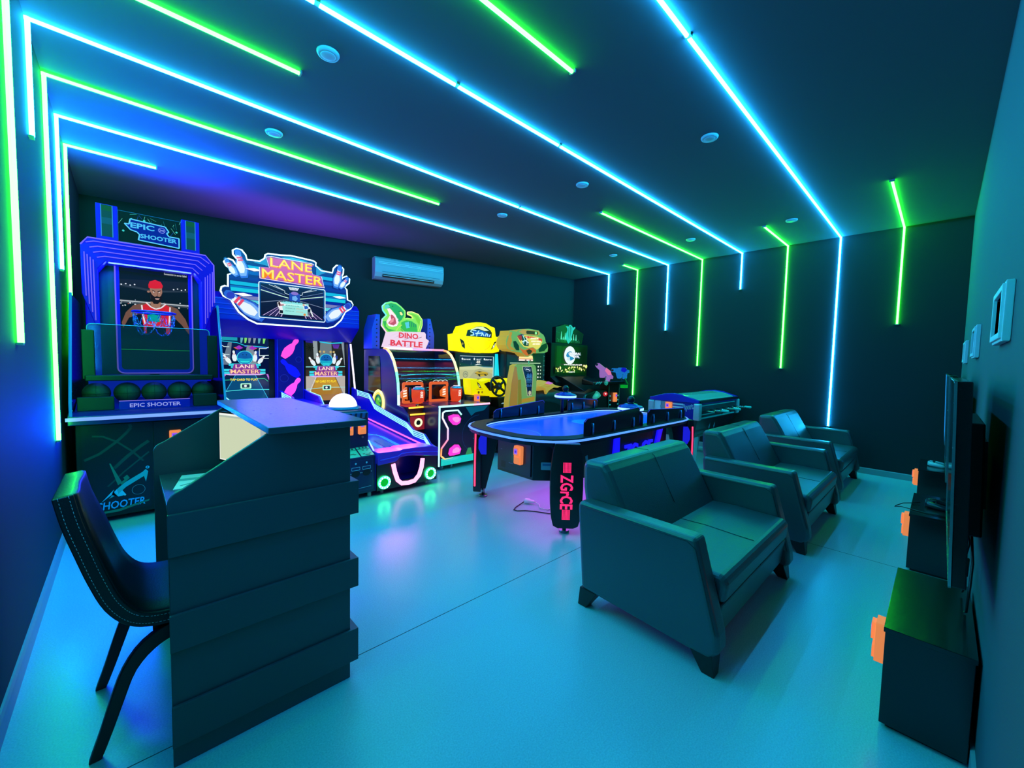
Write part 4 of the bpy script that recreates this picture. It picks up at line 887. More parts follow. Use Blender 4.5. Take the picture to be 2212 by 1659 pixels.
for gx in (3.30, 3.935):
    gy = 4.97
    B(STEEL).cyl((gx, gy, .836), .022, .05).out('gun_pivot', t)
    RED = E((1, .07, .015), .7, .35); ORE = E((1, .2, .03), .8, .35)
    b = B(RED); b.grid([[(gx+w*math.cos(q), gy+d*math.sin(q), z) for q in [k*math.pi/4+.39 for k in range(8)]] for z, w, d in ((.875, .055, .06), (.90, .085, .10), (1.02, .10, .115), (1.075, .09, .10))]); gun = b.out('blaster', t, bevel=.004, label='orange blaster')
    b = B(M('#aab0c8', .25, .6)); b.lathe((gx, gy-.03, 1.07), [(.085, 0), (.085, .012), (.065, .03), (.03, .042)]); b.out('blaster_cap', gun)
    b = B(E('#f0e8ff', 1.2)); b.lathe((gx, gy-.03, 1.105), [(.052, 0), (.04, .006), (0, .008)]); b.lathe((gx, gy-.03, 1.112), [(.018, 0), (.01, .003)], m=E('#a03090', .9)); b.out('cap_light', gun)
    a = Art((gx-.035, gy-.114, .95), X, Z, .07, .1)
    for k in range(4): a.poly([(.2, .75-k*.22), (.5, .85-k*.22), (.8, .75-k*.22), (.8, .88-k*.22), (.5, .98-k*.22), (.2, .88-k*.22)], E('#fff0e0', 1.2))
    a.out('blaster_marks', gun)
    for s in (-1, 1): B(BLACK).tube([(gx+s*.105, gy-.02, .90), (gx+s*.128, gy-.03, .98), (gx+s*.118, gy-.01, 1.10)], .018, n=8).out('grip', gun)
    b = B(ORE); b.ngon([(gx-.2, gy+.02, z) for z in ()] or [(gx-.12, gy+.1, .93), (gx-.2, gy+.1, .95), (gx-.21, gy+.1, 1.03), (gx-.13, gy+.1, 1.1)], -Y, .05)
    for k in range(3): b.ngon([(gx-.19, gy+.049, .965+k*.035), (gx-.14, gy+.049, .975+k*.035), (gx-.14, gy+.049, .995+k*.035), (gx-.19, gy+.049, .985+k*.035)], -Y, .004, E('#fff0e0', 1.1))
    b.out('blaster_pack', gun)
# left stand front (red) and right block front
b = B(M('#5a0a14', .35, coat=.3)); b.box(3.145, 3.37, 4.9, 4.95, .05, .70); fp = b.out('gun_stand_front', t)
for z, y in ((.825, 4.93), (.735, 4.89)):
    b = B(E((1, .5, .04), 1.8, sample=True)); b.tube([(3.15, y, z), (3.37, y, z)], .013, n=6); b.out('deck_light', t)
b = B(E('#d8304a', .35)); b.box(3.15, 3.37, 4.894, 4.9, .52, .71); b.out('red_panel', fp)
b = B(E('#f8ffc0', 1.3)); b.tube([(3.27+.048*math.cos(k*math.pi/12), 4.885, .62+.048*math.sin(k*math.pi/12)) for k in range(24)], .014, n=6, closed=True); b.out('speaker_ring', fp)
B(BLACK).cyl((3.27, 4.892, .62), .045, -.004, 'y').out('speaker', fp)
bk_ = [(4.55, .09), (4.55, .85), (4.58, .87), (5.1, .87), (5.1, .09)]
bl = B(M('#0c1a50', .3, coat=.3)).prism(bk_, 'x', 3.375, 4.25).out('front_block', t, bevel=.006)
a = Art((3.385, 4.5485, .06), X, Z, .86, .80)
bg = lambda c: M(c, .3, coat=.4)
a.rect(0, 1, 0, 1, bg('#10142c')); a.rect(.02, .98, .04, .97, bg('#171c34')); a.poly([(.5, .97), (.62, .8), (.8, .8), (.98, .97)], bg('#12808a')); a.poly([(.0, .04), (.12, .2), (.12, .5), (.02, .6)], bg('#3a1030'))
a.poly([(.42, .48), (.5, .72), (.7, .86), (1, .9), (1, .05), (.75, .08), (.52, .22)], bg('#0a1830')); a.line(arc(.78, .47, .34, 90, 270, 12), .008, bg('#2a4a70')); a.line([(.05, .3), (.2, .55), (.1, .8)], .006, bg('#5030a0')); a.poly([(.5, .1), (.56, .24), (.62, .24), (.66, .1)], bg('#b8d060'))
a.line([(.7, .6), (.98, .62)], .01, bg('#2a90a0')); a.line([(.66, .4), (.98, .3)], .01, bg('#2a90a0')); a.out('front_print', bl)
for P in ([(3.52, .73), (3.60, .75), (3.69, .74), (3.735, .68), (3.715, .62), (3.66, .595), (3.60, .605), (3.53, .675)], [(3.53, .215), (3.55, .285), (3.63, .33), (3.70, .32), (3.745, .255), (3.72, .19), (3.62, .18), (3.55, .185)]):
    b = B(E((1, .05, .75), 1.0, .15)); b.ngon([(x, 4.545, z) for x, z in P], -Y, .012); hx = b.out('hexagon_lamp', bl, bevel=.004)
    c = V((sum(p[0] for p in P)/8, sum(p[1] for p in P)/8)); b = B(E((1, .3, .85), 1.0, .15)); b.ngon([(c.x+(x-c.x)*.6+.02, 4.532, c.y+(z-c.y)*.5) for x, z in P], -Y, .002); b.out('lamp_facet', hx)
    b = B(M('#12161f', .4)); Q = [(c.x+(x-c.x)*1.16, 4.549, c.y+(z-c.y)*1.2) for x, z in P]; b.tube(Q, .01, n=5, closed=True); b.out('lamp_bezel', hx)
sc = [((3.74, .735), (.35, 1, .95)), ((3.68, .80), (.4, 1, 1)), ((3.47, .80), (.5, 1, 1)), ((3.435, .78), (.6, 1, 1)), ((3.432, .71), (.85, .95, 1)), ((3.52, .56), (1, .75, 1)), ((3.52, .41), (1, .5, .9)), ((3.42, .30), (1, .25, .4)), ((3.415, .20), (1, .3, .1)), ((3.48, .145), (1, .5, .15)), ((3.68, .14), (1, .6, .2))]
b = B()
for (p, c0), (q, c1) in zip(sc, sc[1:]): b.tube([(p[0], 4.54, p[1]), (q[0], 4.54, q[1])], .011, E(c1, 1.5, sample=True), n=6)
b.out('front_neon', bl)
b = B(); b.tube([(3.385, 4.545, .86), (3.385, 4.545, .06)], .012, E((.45, 1, .95), 1.5, sample=True), n=6); b.tube([(3.375, 4.545, .862), (3.95, 4.545, .862)], .014, E((.4, 1, .95), 1.6, sample=True), n=6); b.tube([(3.95, 4.545, .862), (4.25, 4.545, .862)], .014, E((1, .45, .75), 1.6, sample=True), n=6); b.out('edge_neon', bl)
b = B(E('#18d8d0', .9)); b.prism([(4.55, .06), (4.50, .075), (4.50, .13), (4.55, .16)], 'x', 3.42, 4.24); b.out('bottom_light', bl)
for x in (3.45, 3.6, 4.15): B(M('#8aa0a8', .3, .5)).cyl((x-.012, 4.60, .045), .045, .024, 'x', n=18).out('caster', t)
for x in (3.2, 4.15): B(BLACK).cyl((x, 6.15, 0), .03, .05).out('foot', t)
# rivet posts and sign
PL = M('#3a50d8', .4, .2)
for P, dx in (([(3.11, 1.63), (3.235, 1.63), (3.235, 2.16), (3.175, 2.16), (3.11, 1.93)], .17), ([(4.08, 1.63), (4.215, 1.63), (4.215, 1.90), (4.14, 2.17), (4.08, 2.17)], .13)):
    b = B(PL); b.ngon([(x, 6.0, z) for x, z in P], Y, .3); po = b.out('post', t, bevel=.004)
    b = B(M('#10183c', .5)); xm = 3.185 if dx > .15 else 4.125
    for k in range(7): b.cyl((xm, 6.0, 1.68+k*.065), .011, -.004, 'y', n=10)
    b.out('rivet', po)
bo_ = [(3.28, 1.89), (3.46, 1.91), (3.95, 1.93), (3.98, 1.90), (3.98, 1.83), (4.04, 1.79), (3.98, 1.66), (3.21, 1.66), (3.24, 1.75)]
do_ = [(3.32, 1.88), (3.23, 1.99), (3.24, 2.08), (3.31, 2.15), (3.25, 2.22), (3.24, 2.28), (3.29, 2.33), (3.38, 2.36), (3.47, 2.35), (3.55, 2.30), (3.62, 2.24), (3.62, 2.16), (3.60, 2.11), (3.66, 2.13), (3.73, 2.125), (3.77, 2.14), (3.74, 2.18), (3.67, 2.20), (3.67, 2.23), (3.74, 2.24), (3.86, 2.21), (3.93, 2.13), (3.93, 2.04), (3.88, 1.90)]
b = B(g('#8af060')); b.ngon([(x, 5.95, z) for x, z in do_], -Y, .03); dn = b.out('dinosaur_sign', t)
b = B(); cl_ = ['#ffc0d8', '#c0c0ff', '#80ffc0', '#60e0ff', '#70d0ff', '#80f0e0', '#60f0a0', '#60f090', '#70f080', '#80f070', '#90f060', '#90f060', '#90f060', '#a0f060', '#b0f060', '#c0f060', '#f0ff80', '#fff090', '#fff8a0', '#f0ff80', '#e0ff80', '#d0ff70', '#d0ff60', '#c0ff60']
for k in range(len(do_)-1): b.tube([(do_[k][0], 5.93, do_[k][1]), (do_[k+1][0], 5.93, do_[k+1][1])], .012, E(cl_[k], 1.4), n=6)
b.out('sign_edge_light', dn)
T = lambda x, z: ((x-3.2)/.86, (z-1.64)/.74); a = Art((3.2, 5.9185, 1.64), X, Z, .86, .74); q = lambda P: [T(*p) for p in P]
a.poly(q([(3.27, 2.24), (3.28, 2.31), (3.38, 2.345), (3.46, 2.335), (3.54, 2.29), (3.60, 2.23), (3.60, 2.17), (3.56, 2.10), (3.50, 2.05), (3.46, 2.17), (3.38, 2.25), (3.31, 2.25)]), g('#28b060')); a.poly(q([(3.27, 2.24), (3.28, 2.30), (3.33, 2.32), (3.36, 2.28), (3.31, 2.25)]), g('#58d8c8'))
a.poly(q([(3.31, 2.25), (3.36, 2.26), (3.46, 2.16), (3.51, 2.06), (3.48, 2.00), (3.40, 1.975), (3.34, 1.99), (3.30, 2.05), (3.36, 2.15)]), g('#ffe8f0')); a.poly(q([(3.37, 2.16), (3.40, 2.17), (3.45, 2.12), (3.47, 2.04), (3.42, 2.00), (3.36, 2.015), (3.33, 2.03), (3.38, 2.09)]), g('#c05068')); a.poly(q([(3.35, 2.02), (3.42, 2.06), (3.43, 2.12), (3.38, 2.10)]), g('#f090a0'))
for k in range(8): x = 3.33+k*.022; z = 2.243-k*.018; a.poly(q([(x, z), (x+.02, z-.012), (x+.002, z-.03)]), g('#ffffff'))
for k in range(8): x = 3.32+k*.02; a.poly(q([(x, 1.985+abs(k-4)*.004), (x+.018, 1.985+abs(k-4)*.004), (x+.009, 2.01)]), g('#ffffff'))
a.poly(q([(3.52, 2.215), (3.55, 2.225), (3.575, 2.19), (3.56, 2.165), (3.53, 2.18)]), g('#f8f8a0')); a.line(q([(3.50, 2.225), (3.54, 2.235), (3.58, 2.20)]), .012, g('#107030')); a.line(q([(3.39, 2.29), (3.41, 2.30)]), .014, g('#107030'))
a.poly(q([(3.24, 2.05), (3.30, 2.06), (3.29, 1.98), (3.34, 1.94), (3.46, 1.93), (3.34, 1.90), (3.27, 1.96)]), g('#38b850')); a.poly(q([(3.55, 2.06), (3.64, 2.10), (3.74, 2.09), (3.82, 2.04), (3.84, 1.92), (3.62, 1.91), (3.54, 1.97)]), g('#38c050'))
a.poly(q([(3.61, 2.06), (3.68, 2.08), (3.70, 1.99), (3.64, 1.97)]), g('#58d0e8')); [a.line(q([(3.70+k*.035, 2.09-k*.012), (3.69+k*.04, 2.0)]), .014, g('#208070')) for k in range(4)]; a.line(q([(3.54, 1.95), (3.60, 1.90), (3.68, 1.91)]), .01, g('#107030'))
a.poly(q([(3.76, 2.21), (3.85, 2.18), (3.90, 2.10), (3.89, 2.0), (3.86, 2.05), (3.82, 2.10), (3.79, 2.16), (3.70, 2.205)]), g('#78d838')); a.line(q([(3.89, 2.11), (3.88, 2.02), (3.85, 1.94)]), .012, g('#e8ff90')); a.line(q([(3.46, 1.92), (3.50, 1.98), (3.56, 2.02)]), .012, g('#c8f060'))
a.out('dinosaur_print', dn)
b = B(g('#f0d8f0')); b.ngon([(x, 5.9, z) for x, z in bo_], -Y, .02); sb = b.out('name_board', t, bevel=.004)
a = Art((3.2, 5.8785, 1.64), X, Z, .86, .3); T = lambda x, z: ((x-3.2)/.86, (z-1.64)/.3)
for k in range(16): x = 3.22+random.random()*.68; z = 1.67+random.random()*.2; a.poly([T(x, z), T(x+.1, z+.03), T(x+.11, z+.045), T(x+.02, z+.012)], g(random.choice(['#c8b8d8', '#a890b0', '#ffffff', '#806888', '#e8d0e8'])))
a.txt('DINO', *T(3.66, 1.852), .27, g('#e83a52'), .40, .035, ang=-.02); a.txt('BATTLE', *T(3.63, 1.725), .29, g('#e83a52'), .66, .035, ang=-.02); a.out('board_lettering', sb)
lamp('gun_deck_lamp', (3.66, 5.75, 1.45), (1, .08, .1), 14, (.8, .05), (0, 0, 0), t)

# ================================================================ yellow racing game
YEL = E((1.0, .80, .0), .95, .4, '#e0c000'); YELP = E((1.0, .76, .0), .75, .4, '#e0c000')  # sign is backlit; dash plastic only has glow added
t = thing('racing_game', 'racing arcade game with a yellow car shaped sign and yellow steering dash', 'arcade machine', (4.7, 5.6, 0))
ym = [(4.14, 1.90), (4.24, 1.92), (4.26, 1.97), (4.30, 2.04), (4.40, 2.06), (4.50, 2.10), (4.62, 2.125), (4.73, 2.13), (4.84, 2.12), (4.94, 2.08), (5.03, 2.06), (5.045, 1.98), (5.06, 1.91), (5.16, 1.90), (5.155, 1.75), (5.14, 1.65), (5.0, 1.62), (4.80, 1.615), (4.77, 1.63), (4.72, 1.61), (4.58, 1.612), (4.53, 1.63), (4.50, 1.615), (4.16, 1.64)]
b = B(YEL); b.ngon([(x, 5.4, z) for x, z in ym], Y, .14); sg = b.out('car_sign', t, bevel=.018, seg=3)
a = Art((4.12, 5.3995, 1.6), X, Z, 1.06, .54); T = lambda x, z: ((x-4.12)/1.06, (z-1.6)/.54); q = lambda P: [T(*p) for p in P]
a.poly(q([(4.41, 1.885), (4.44, 1.985), (4.52, 2.0), (4.62, 2.05), (4.73, 2.065), (4.84, 2.055), (4.93, 2.01), (4.965, 1.97), (4.96, 1.88)]), g('#0a1418')); a.poly(q([(4.5, 1.99), (4.62, 2.045), (4.76, 2.06), (4.9, 2.0), (4.8, 1.99), (4.66, 2.02)]), g('#e8f0c0'))
a.poly(q([(4.54, 1.9), (4.55, 1.98), (4.68, 2.0), (4.8, 1.98), (4.94, 1.93), (4.93, 1.895)]), g('#1a58c0'))
for P in ([(4.62, 1.985), (4.52, 1.99), (4.5, 1.96), (4.56, 1.945), (4.57, 1.91), (4.50, 1.90)], [(4.68, 1.99), (4.64, 1.94), (4.63, 1.89)], [(4.6, 1.935), (4.76, 1.955)], [(4.72, 1.90), (4.76, 1.95), (4.79, 1.90)], [(4.82, 1.90), (4.83, 1.945), (4.87, 1.94), (4.86, 1.90)], [(4.9, 1.9), (4.93, 1.94)]): a.line(q(P), .016, g('#b8f0ff', 1.1))
for P in ([(4.28, 1.84), (4.36, 1.80), (4.385, 1.75), (4.39, 1.67), (4.33, 1.71)], [(5.07, 1.83), (5.02, 1.81), (4.99, 1.75), (4.94, 1.67), (5.03, 1.73)]): a.poly(q(P), g('#141408'))
a.disc(*T(4.34, 1.755), .018, g('#a08a30'), 8); a.poly(q([(5.04, 1.80), (5.055, 1.79), (5.0, 1.70), (4.98, 1.71)]), g('#c8d8a0')); a.disc(*T(5.01, 1.74), .018, g('#f0f8e0'), 8)
a.line(q([(4.44, 1.86), (4.47, 1.72), (4.58, 1.66)]), .006, g('#d8a800')); a.line(q([(4.94, 1.86), (4.91, 1.72), (4.80, 1.66)]), .006, g('#d8a800')); a.line(q([(4.45, 1.84), (4.92, 1.835)]), .005, g('#e0b800')); a.out('sign_detail', sg)
B(M('#070a0f', .3)).prism([(5.52, .9), (5.52, 1.62), (6.0, 1.62), (6.0, .05), (5.2, .05), (5.2, .80)], 'x', 4.28, 5.2).out('cabinet', t, bevel=.01)
a = Art((4.37, 5.5165, 1.17), X, Z, .74, .39)
a.rect(0, 1, 0, 1, g('#c8c890', .9)); a.rect(0, 1, .52, 1, g('#10203c')); a.poly([(0, .52), (0, .72), (.3, .62), (.5, .66), (.8, .58), (1, .62), (1, .5)], g('#0c3830')); a.poly([(0, .52), (.5, .57), (1, .5), (1, .4), (0, .4)], g('#d8dca8', .9)); a.poly([(.25, 0), (.46, .4), (.6, .45), (1, .2), (1, 0)], g('#b8b888', .9)); a.poly([(.5, .55), (1, .53), (1, .49), (.7, .51)], g('#68a0b8'))
for x, tx, w_ in ((.18, 'player one ready', .2), (.52, 'SELECT', .14), (.82, 'player two', .2)): a.disc(x-.1, .87, .025, g('#e0ecf0'), 8); a.txt(tx, x+.03, .85, .06, g('#e0ecf0'), w_, .02)
a.txt('40', .53, .74, .11, g('#fff8e8'), .12, .02); a.poly([(.42, .6), (.5, .66), (.56, .65), (.64, .61), (.55, .62)], g('#e8f0f0'))
for k in range(12): a.disc(random.random(), .55+random.random()*.4, .006, g('#c8d8d8'), 5)
a.poly([(.43, .26), (.5, .33), (.58, .34), (.7, .31), (.8, .28), (.84, .22), (.8, .14), (.62, .1), (.52, .14)], g('#c8a820')); a.poly([(.5, .32), (.58, .33), (.66, .3), (.56, .28)], g('#101808')); a.line([(.43, .25), (.55, .2), (.68, .21), (.83, .2)], .012, g('#101808')); a.poly([(.52, .19), (.56, .1), (.6, .1), (.58, .2)], g('#18180c')); a.poly([(.7, .17), (.76, .12), (.8, .15), (.74, .2)], g('#18180c'))
a.disc(.16, .2, .075, g('#808870'), 18); a.disc(.16, .2, .06, g('#b8bc90', .9), 18); a.line([(.13, .2), (.17, .24), (.2, .18)], .014, g('#606858')); a.rect(0, 1, .985, 1, g('#d8e8f0')); a.rect(.975, 1, 0, 1, g('#a0e8f0')); a.out('screen', t)
b = B(E('#18d8e8', 1.1)); b.ngon([(x, 5.45, z) for x, z in ((5.135, 1.61), (5.16, 1.61), (5.20, 1.21), (5.125, 1.21))], Y, .05); b.tube([(5.10, 4.93, .90), (5.115, 4.98, .80), (5.13, 5.1, .70)], .02, n=6); b.out('side_light', t)
yd = [(4.21, 1.20), (4.34, 1.20), (4.40, 1.165), (4.47, 1.165), (4.61, 1.20), (4.85, 1.165), (5.11, 1.195), (5.12, 1.14), (5.09, .93), (4.89, .89), (4.62, .90), (4.55, .925), (4.25, .945), (4.22, 1.07)]
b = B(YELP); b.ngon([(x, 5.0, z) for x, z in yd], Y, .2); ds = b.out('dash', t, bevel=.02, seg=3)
a = Art((4.2, 4.9995, .88), X, Z, .94, .34); T = lambda x, z: ((x-4.2)/.94, (z-.88)/.34); q = lambda P: [T(*p) for p in P]
a.poly(q([(4.33, 1.16), (4.39, 1.12), (4.435, 1.05), (4.39, 1.055), (4.355, 1.10)]), g('#3a3a20')); a.poly(q([(4.36, 1.12), (4.39, 1.1), (4.41, 1.065), (4.38, 1.075)]), g('#d8d890')); a.poly(q([(5.06, 1.165), (5.02, 1.13), (5.01, 1.07), (5.05, 1.09)]), g('#3a3a20')); a.disc(*T(5.035, 1.11), .018, g('#d8e8a0'), 8)
a.poly(q([(4.48, 1.12), (4.58, 1.15), (4.68, 1.12), (4.70, 1.0), (4.60, 1.0), (4.54, 1.06)]), g('#181008')); a.disc(*T(4.375, .985), .022, g('#504008'), 10); a.disc(*T(4.445, .985), .02, g('#907810'), 10); a.line(q([(4.33, 1.035), (4.47, 1.035)]), .012, g('#c89800')); a.line(q([(4.98, 1.05), (5.1, 1.05)]), .012, g('#c89800')); a.out('dash_detail', ds)
wc = V((4.665, 4.86, 1.085)); wn = V((0, -1, .25)).normalized(); wu = X; wv = wn.cross(wu)
pt = lambda r, k: wc+wu*math.cos(k)*r+wv*math.sin(k)*r
b = B(M('#120c08', .4)); b.tube([pt(.155, k*math.pi/18) for k in range(36)], .018, n=8, closed=True)
for k in (.5, 2.3, 4.1, 5.6): b.tube([pt(.03, k), pt(.15, k)], .02, n=6)
b.cyl(wc-wn*.01, .06, .03, tuple(wn), n=20); b.tube([wc, wc-wn*.2], .03, n=10); st = b.out('steering_wheel', t)
b = B(M('#3a4a60', .4)); b.cyl(wc+wn*.02, .022, .004, tuple(wn), n=14); b.out('wheel_badge', st)
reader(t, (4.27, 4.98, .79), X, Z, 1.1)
B(BLACK).box(4.25, 4.6, 5.0, 5.2, .3, .92).out('column', t)
b = B(BLACK); b.ngon([(4.75, 4.96, .9), (5.06, 4.96, .9), (5.05, 4.96, .76), (4.95, 4.96, .72), (4.78, 4.96, .72)], Y, .2); lp = b.out('lower_pod', t, bevel=.02)
a = Art((4.8, 4.9585, .74), X, Z, .24, .1); a.txt('2.0M', .7, .5, .5, E('#b8e8f0', .9), .4); a.poly([(.05, .4), (.2, .6), (.4, .6), (.45, .4)], E('#88b8c8', .8)); a.out('pod_lettering', lp)

t.location.x += .03
# ================================================================ green and gold motorbike game
GOLD = M('#c9a24a', .35, .25, coat=.3); GRN = M('#8a9a50', .4, .2)
GOLDE = E('#b8943a', .7, .4, '#b89038'); GRE = E('#7a9850', .6, .4, '#8a9a50')  # cowling and seat use these too, their plastic brightened by added glow
t = thing('motorbike_game', 'motorbike arcade game with a helmet shaped gold and green sign and gold bike cowling', 'arcade machine', (5.6, 5.2, 0))
mo = [(5.14, 2.01), (5.30, 2.0), (5.37, 2.04), (5.60, 2.07), (5.86, 2.06), (5.91, 2.02), (5.99, 1.99), (6.04, 1.93), (6.06, 1.86), (6.11, 1.81), (6.13, 1.75), (6.12, 1.68), (6.02, 1.65), (5.82, 1.64), (5.75, 1.66), (5.71, 1.62), (5.60, 1.57), (5.53, 1.58), (5.46, 1.63), (5.38, 1.645), (5.20, 1.66), (5.10, 1.70), (5.06, 1.76), (5.06, 1.84), (5.09, 1.91), (5.12, 1.93)]
b = B(GRE); b.ngon([(x, 5.1, z) for x, z in mo], Y, .25, GRE, GOLDE); sg = b.out('helmet_sign', t, bevel=.025, seg=3)
a = Art((5.04, 5.0995, 1.55), X, Z, 1.1, .54); T = lambda x, z: ((x-5.04)/1.1, (z-1.55)/.54); q = lambda P: [T(*p) for p in P]
a.poly(q([(5.07, 1.77), (5.12, 1.93), (5.15, 1.99), (5.2, 1.98), (5.17, 1.9), (5.2, 1.84), (5.16, 1.75), (5.3, 1.67), (5.13, 1.69)]), g('#c89a28', .8)); a.poly(q([(5.36, 1.75), (5.44, 1.70), (5.52, 1.69), (5.6, 1.72), (5.72, 1.74), (5.8, 1.70), (5.8, 1.65), (5.74, 1.67), (5.7, 1.635), (5.6, 1.59), (5.54, 1.59), (5.46, 1.64)]), g('#d86a28', .85)); a.poly(q([(5.35, 2.0), (5.45, 2.05), (5.86, 2.045), (5.9, 1.99), (5.8, 1.96), (5.45, 1.97)]), g('#c8a858', .8))
a.poly(q([(5.31, 1.92), (5.42, 1.965), (5.6, 1.95), (5.85, 1.94), (5.95, 1.90), (5.97, 1.86), (5.9, 1.75), (5.82, 1.705), (5.72, 1.75), (5.6, 1.73), (5.48, 1.75), (5.38, 1.82)]), g('#e0d860')); a.poly(q([(5.31, 1.92), (5.42, 1.96), (5.47, 1.9), (5.40, 1.84)]), g('#a02030')); a.poly(q([(5.31, 1.935), (5.42, 1.965), (5.5, 1.955), (5.45, 1.94)]), g('#28105a')); a.poly(q([(5.5, 1.94), (5.7, 1.935), (5.95, 1.91), (5.96, 1.86), (5.75, 1.90), (5.55, 1.9)]), g('#d83830'))
a.poly(q([(5.42, 1.93), (5.46, 1.95), (5.53, 1.9), (5.6, 1.84), (5.62, 1.76), (5.5, 1.76), (5.45, 1.80)]), g('#103838')); a.line(q([(5.44, 1.83), (5.52, 1.86), (5.6, 1.82)]), .02, g('#d8f8f8')); a.line(q([(5.45, 1.95), (5.50, 1.87), (5.47, 1.8)]), .016, g('#a8e8f0')); a.line(q([(5.55, 1.93), (5.56, 1.78)]), .014, g('#f8f8e0'))
for z, x0_, x1_ in ((1.885, 5.64, 5.86), (1.835, 5.66, 5.93), (1.79, 5.7, 5.9)): a.txt('motocross' if z > 1.87 else ('RAIDERS' if z > 1.8 else 'turbo'), (x0_+x1_)/2, 0, .08, g('#fff8d0')) if False else a.poly(q([(x0_, z), (x1_, z+.01), (x1_-.01, z+.04), (x0_+.01, z+.03)]), g('#fff4c8'))
a.line(q([(5.62, 1.95), (5.60, 1.73)]), .008, g('#e8c860')); a.line(q([(5.8, 1.945), (5.78, 1.72)]), .008, g('#e8c860'))
a.poly(q([(5.22, 1.83), (5.28, 1.84), (5.36, 1.76), (5.37, 1.68), (5.30, 1.68), (5.24, 1.74)]), g('#06201c')); a.poly(q([(5.86, 1.71), (5.95, 1.80), (6.08, 1.84), (6.10, 1.76), (6.02, 1.69), (5.88, 1.665)]), g('#06201c')); a.poly(q([(5.54, 1.68), (5.62, 1.71), (5.70, 1.68), (5.66, 1.63), (5.60, 1.61)]), g('#281c14'))
a.poly([T(*p) for p in rrect(5.53, 5.84, 1.975, 2.035, .03)], g('#2a1810')); a.disc(*T(5.78, 2.005), .028, g('#50d860'), 14); a.disc(*T(5.78, 2.005), .016, g('#d0ffd0'), 10); a.out('sign_print', sg)
cb = B(M('#0d0a2a', .35)).prism([(5.30, 1.05), (5.30, 1.66), (5.95, 1.66), (5.95, .05), (5.0, .05), (5.0, .8)], 'x', 5.25, 6.28).out('cabinet', t, bevel=.01)
a = Art((5.275, 5.2985, 1.08), X, Z, .95, .52); a.rect(0, 1, 0, 1, g('#0a2026')); a.poly([(.55, 1), (.72, 1), (.95, 0), (.78, 0)], g('#0a4020')); a.rect(0, .3, .6, 1, g('#0c2a38'))
for s in (.03, .78):
    for k in range(5): a.rect(s, s+.18, .04+k*.13, .13+k*.13, g('#0c3422')); a.rect(s+.02, s+.16, .055+k*.13, .115+k*.13, g('#06140e')); a.disc(s+.06, .085+k*.13, .02, g('#e8f4e8'), 8); a.disc(s+.13, .085+k*.13, .016, g('#c8e8c8'), 8)
a.line([(.06, .72), (.9, .73)], .012, g('#c8f0c0')); a.poly([(.3, .82), (.66, .82), (.67, .97), (.29, .97)], g('#d84820')); a.poly([(.28, .88), (.68, .88), (.66, 1), (.32, 1)], g('#ffe098', 1.1)); a.rect(.29, .68, .80, .86, g('#f8e0d8')); a.rect(.45, .5, .81, .85, g('#201008')); a.rect(.58, .62, .81, .85, g('#201008')); a.out('screen', cb)
a = Art((6.19, 5.298, 1.12), X, Z, .08, .5); a.line([(.5, 0), (.5, 1)], .05, M('#8898a0', .5)); [a.line([(.5, .05+k*.18), (.9, .05+k*.18)], .08, M('#c8d0d8', .5)) for k in range(6)]; a.out('vent_marks', cb)
# bike cowling
b = B(GOLDE); sec = []
for x, w_, z0, z1 in ((5.34, .10, 1.0, 1.10), (5.44, .16, .99, 1.16), (5.58, .19, 1.0, 1.175), (5.72, .17, 1.04, 1.14), (5.86, .12, 1.04, 1.09), (6.0, .05, 1.03, 1.05)):
    sec.append([(x, 4.75+w_*math.cos(k*math.pi/5), (z0+z1)/2+(z1-z0)/2*math.sin(k*math.pi/5)) for k in range(10)])
b.grid(sec); co = b.out('cowling', t, bevel=.004, label='gold bike cowling')
b = B(GOLDE); b.ngon([(x, 4.58, z) for x, z in ((5.36, 1.08), (5.50, 1.04), (5.54, .94), (5.60, 1.0), (5.72, 1.05), (5.95, 1.06), (5.7, 1.10), (5.5, 1.12))], Y, .05); b.out('cowling_wing', co, bevel=.008)
b = B(E('#c878d8', .9)); b.ngon([(x, 4.555, z) for x, z in ((5.5, 1.13), (5.56, 1.16), (5.68, 1.13), (5.6, 1.11))], Y, .03); b.out('cowling_decal', co)
b = B(M('#1a2a2c', .45)); b.grid([[(x, 4.75+w_*math.cos(k*math.pi/6), z+h_*math.sin(k*math.pi/6)) for k in range(12)] for x, w_, z, h_ in ((5.36, .10, .86, .10), (5.6, .16, .90, .12), (5.85, .17, .88, .14), (6.1, .15, .80, .16), (6.2, .08, .76, .12))]); b.out('bike_saddle', t)
B(BLACK).box(5.35, 6.1, 4.65, 4.85, .05, .82).out('bike_stand', t, bevel=.02)
b = B(M('#5a4a20', .5)); b.box(5.24, 5.36, 4.75, 4.95, .85, 1.12); b.box(5.26, 5.34, 4.745, 4.75, 1.0, 1.1, E('#28b878', .8)); b.out('control_box', t, bevel=.004)
b = B(M('#c8b870', .4)); b.tube([(5.46, 4.95, 1.5), (5.45, 4.9, 1.25), (5.43, 4.82, 1.16), (5.47, 4.78, 1.17)], .012, n=6); b.out('handlebar', t)

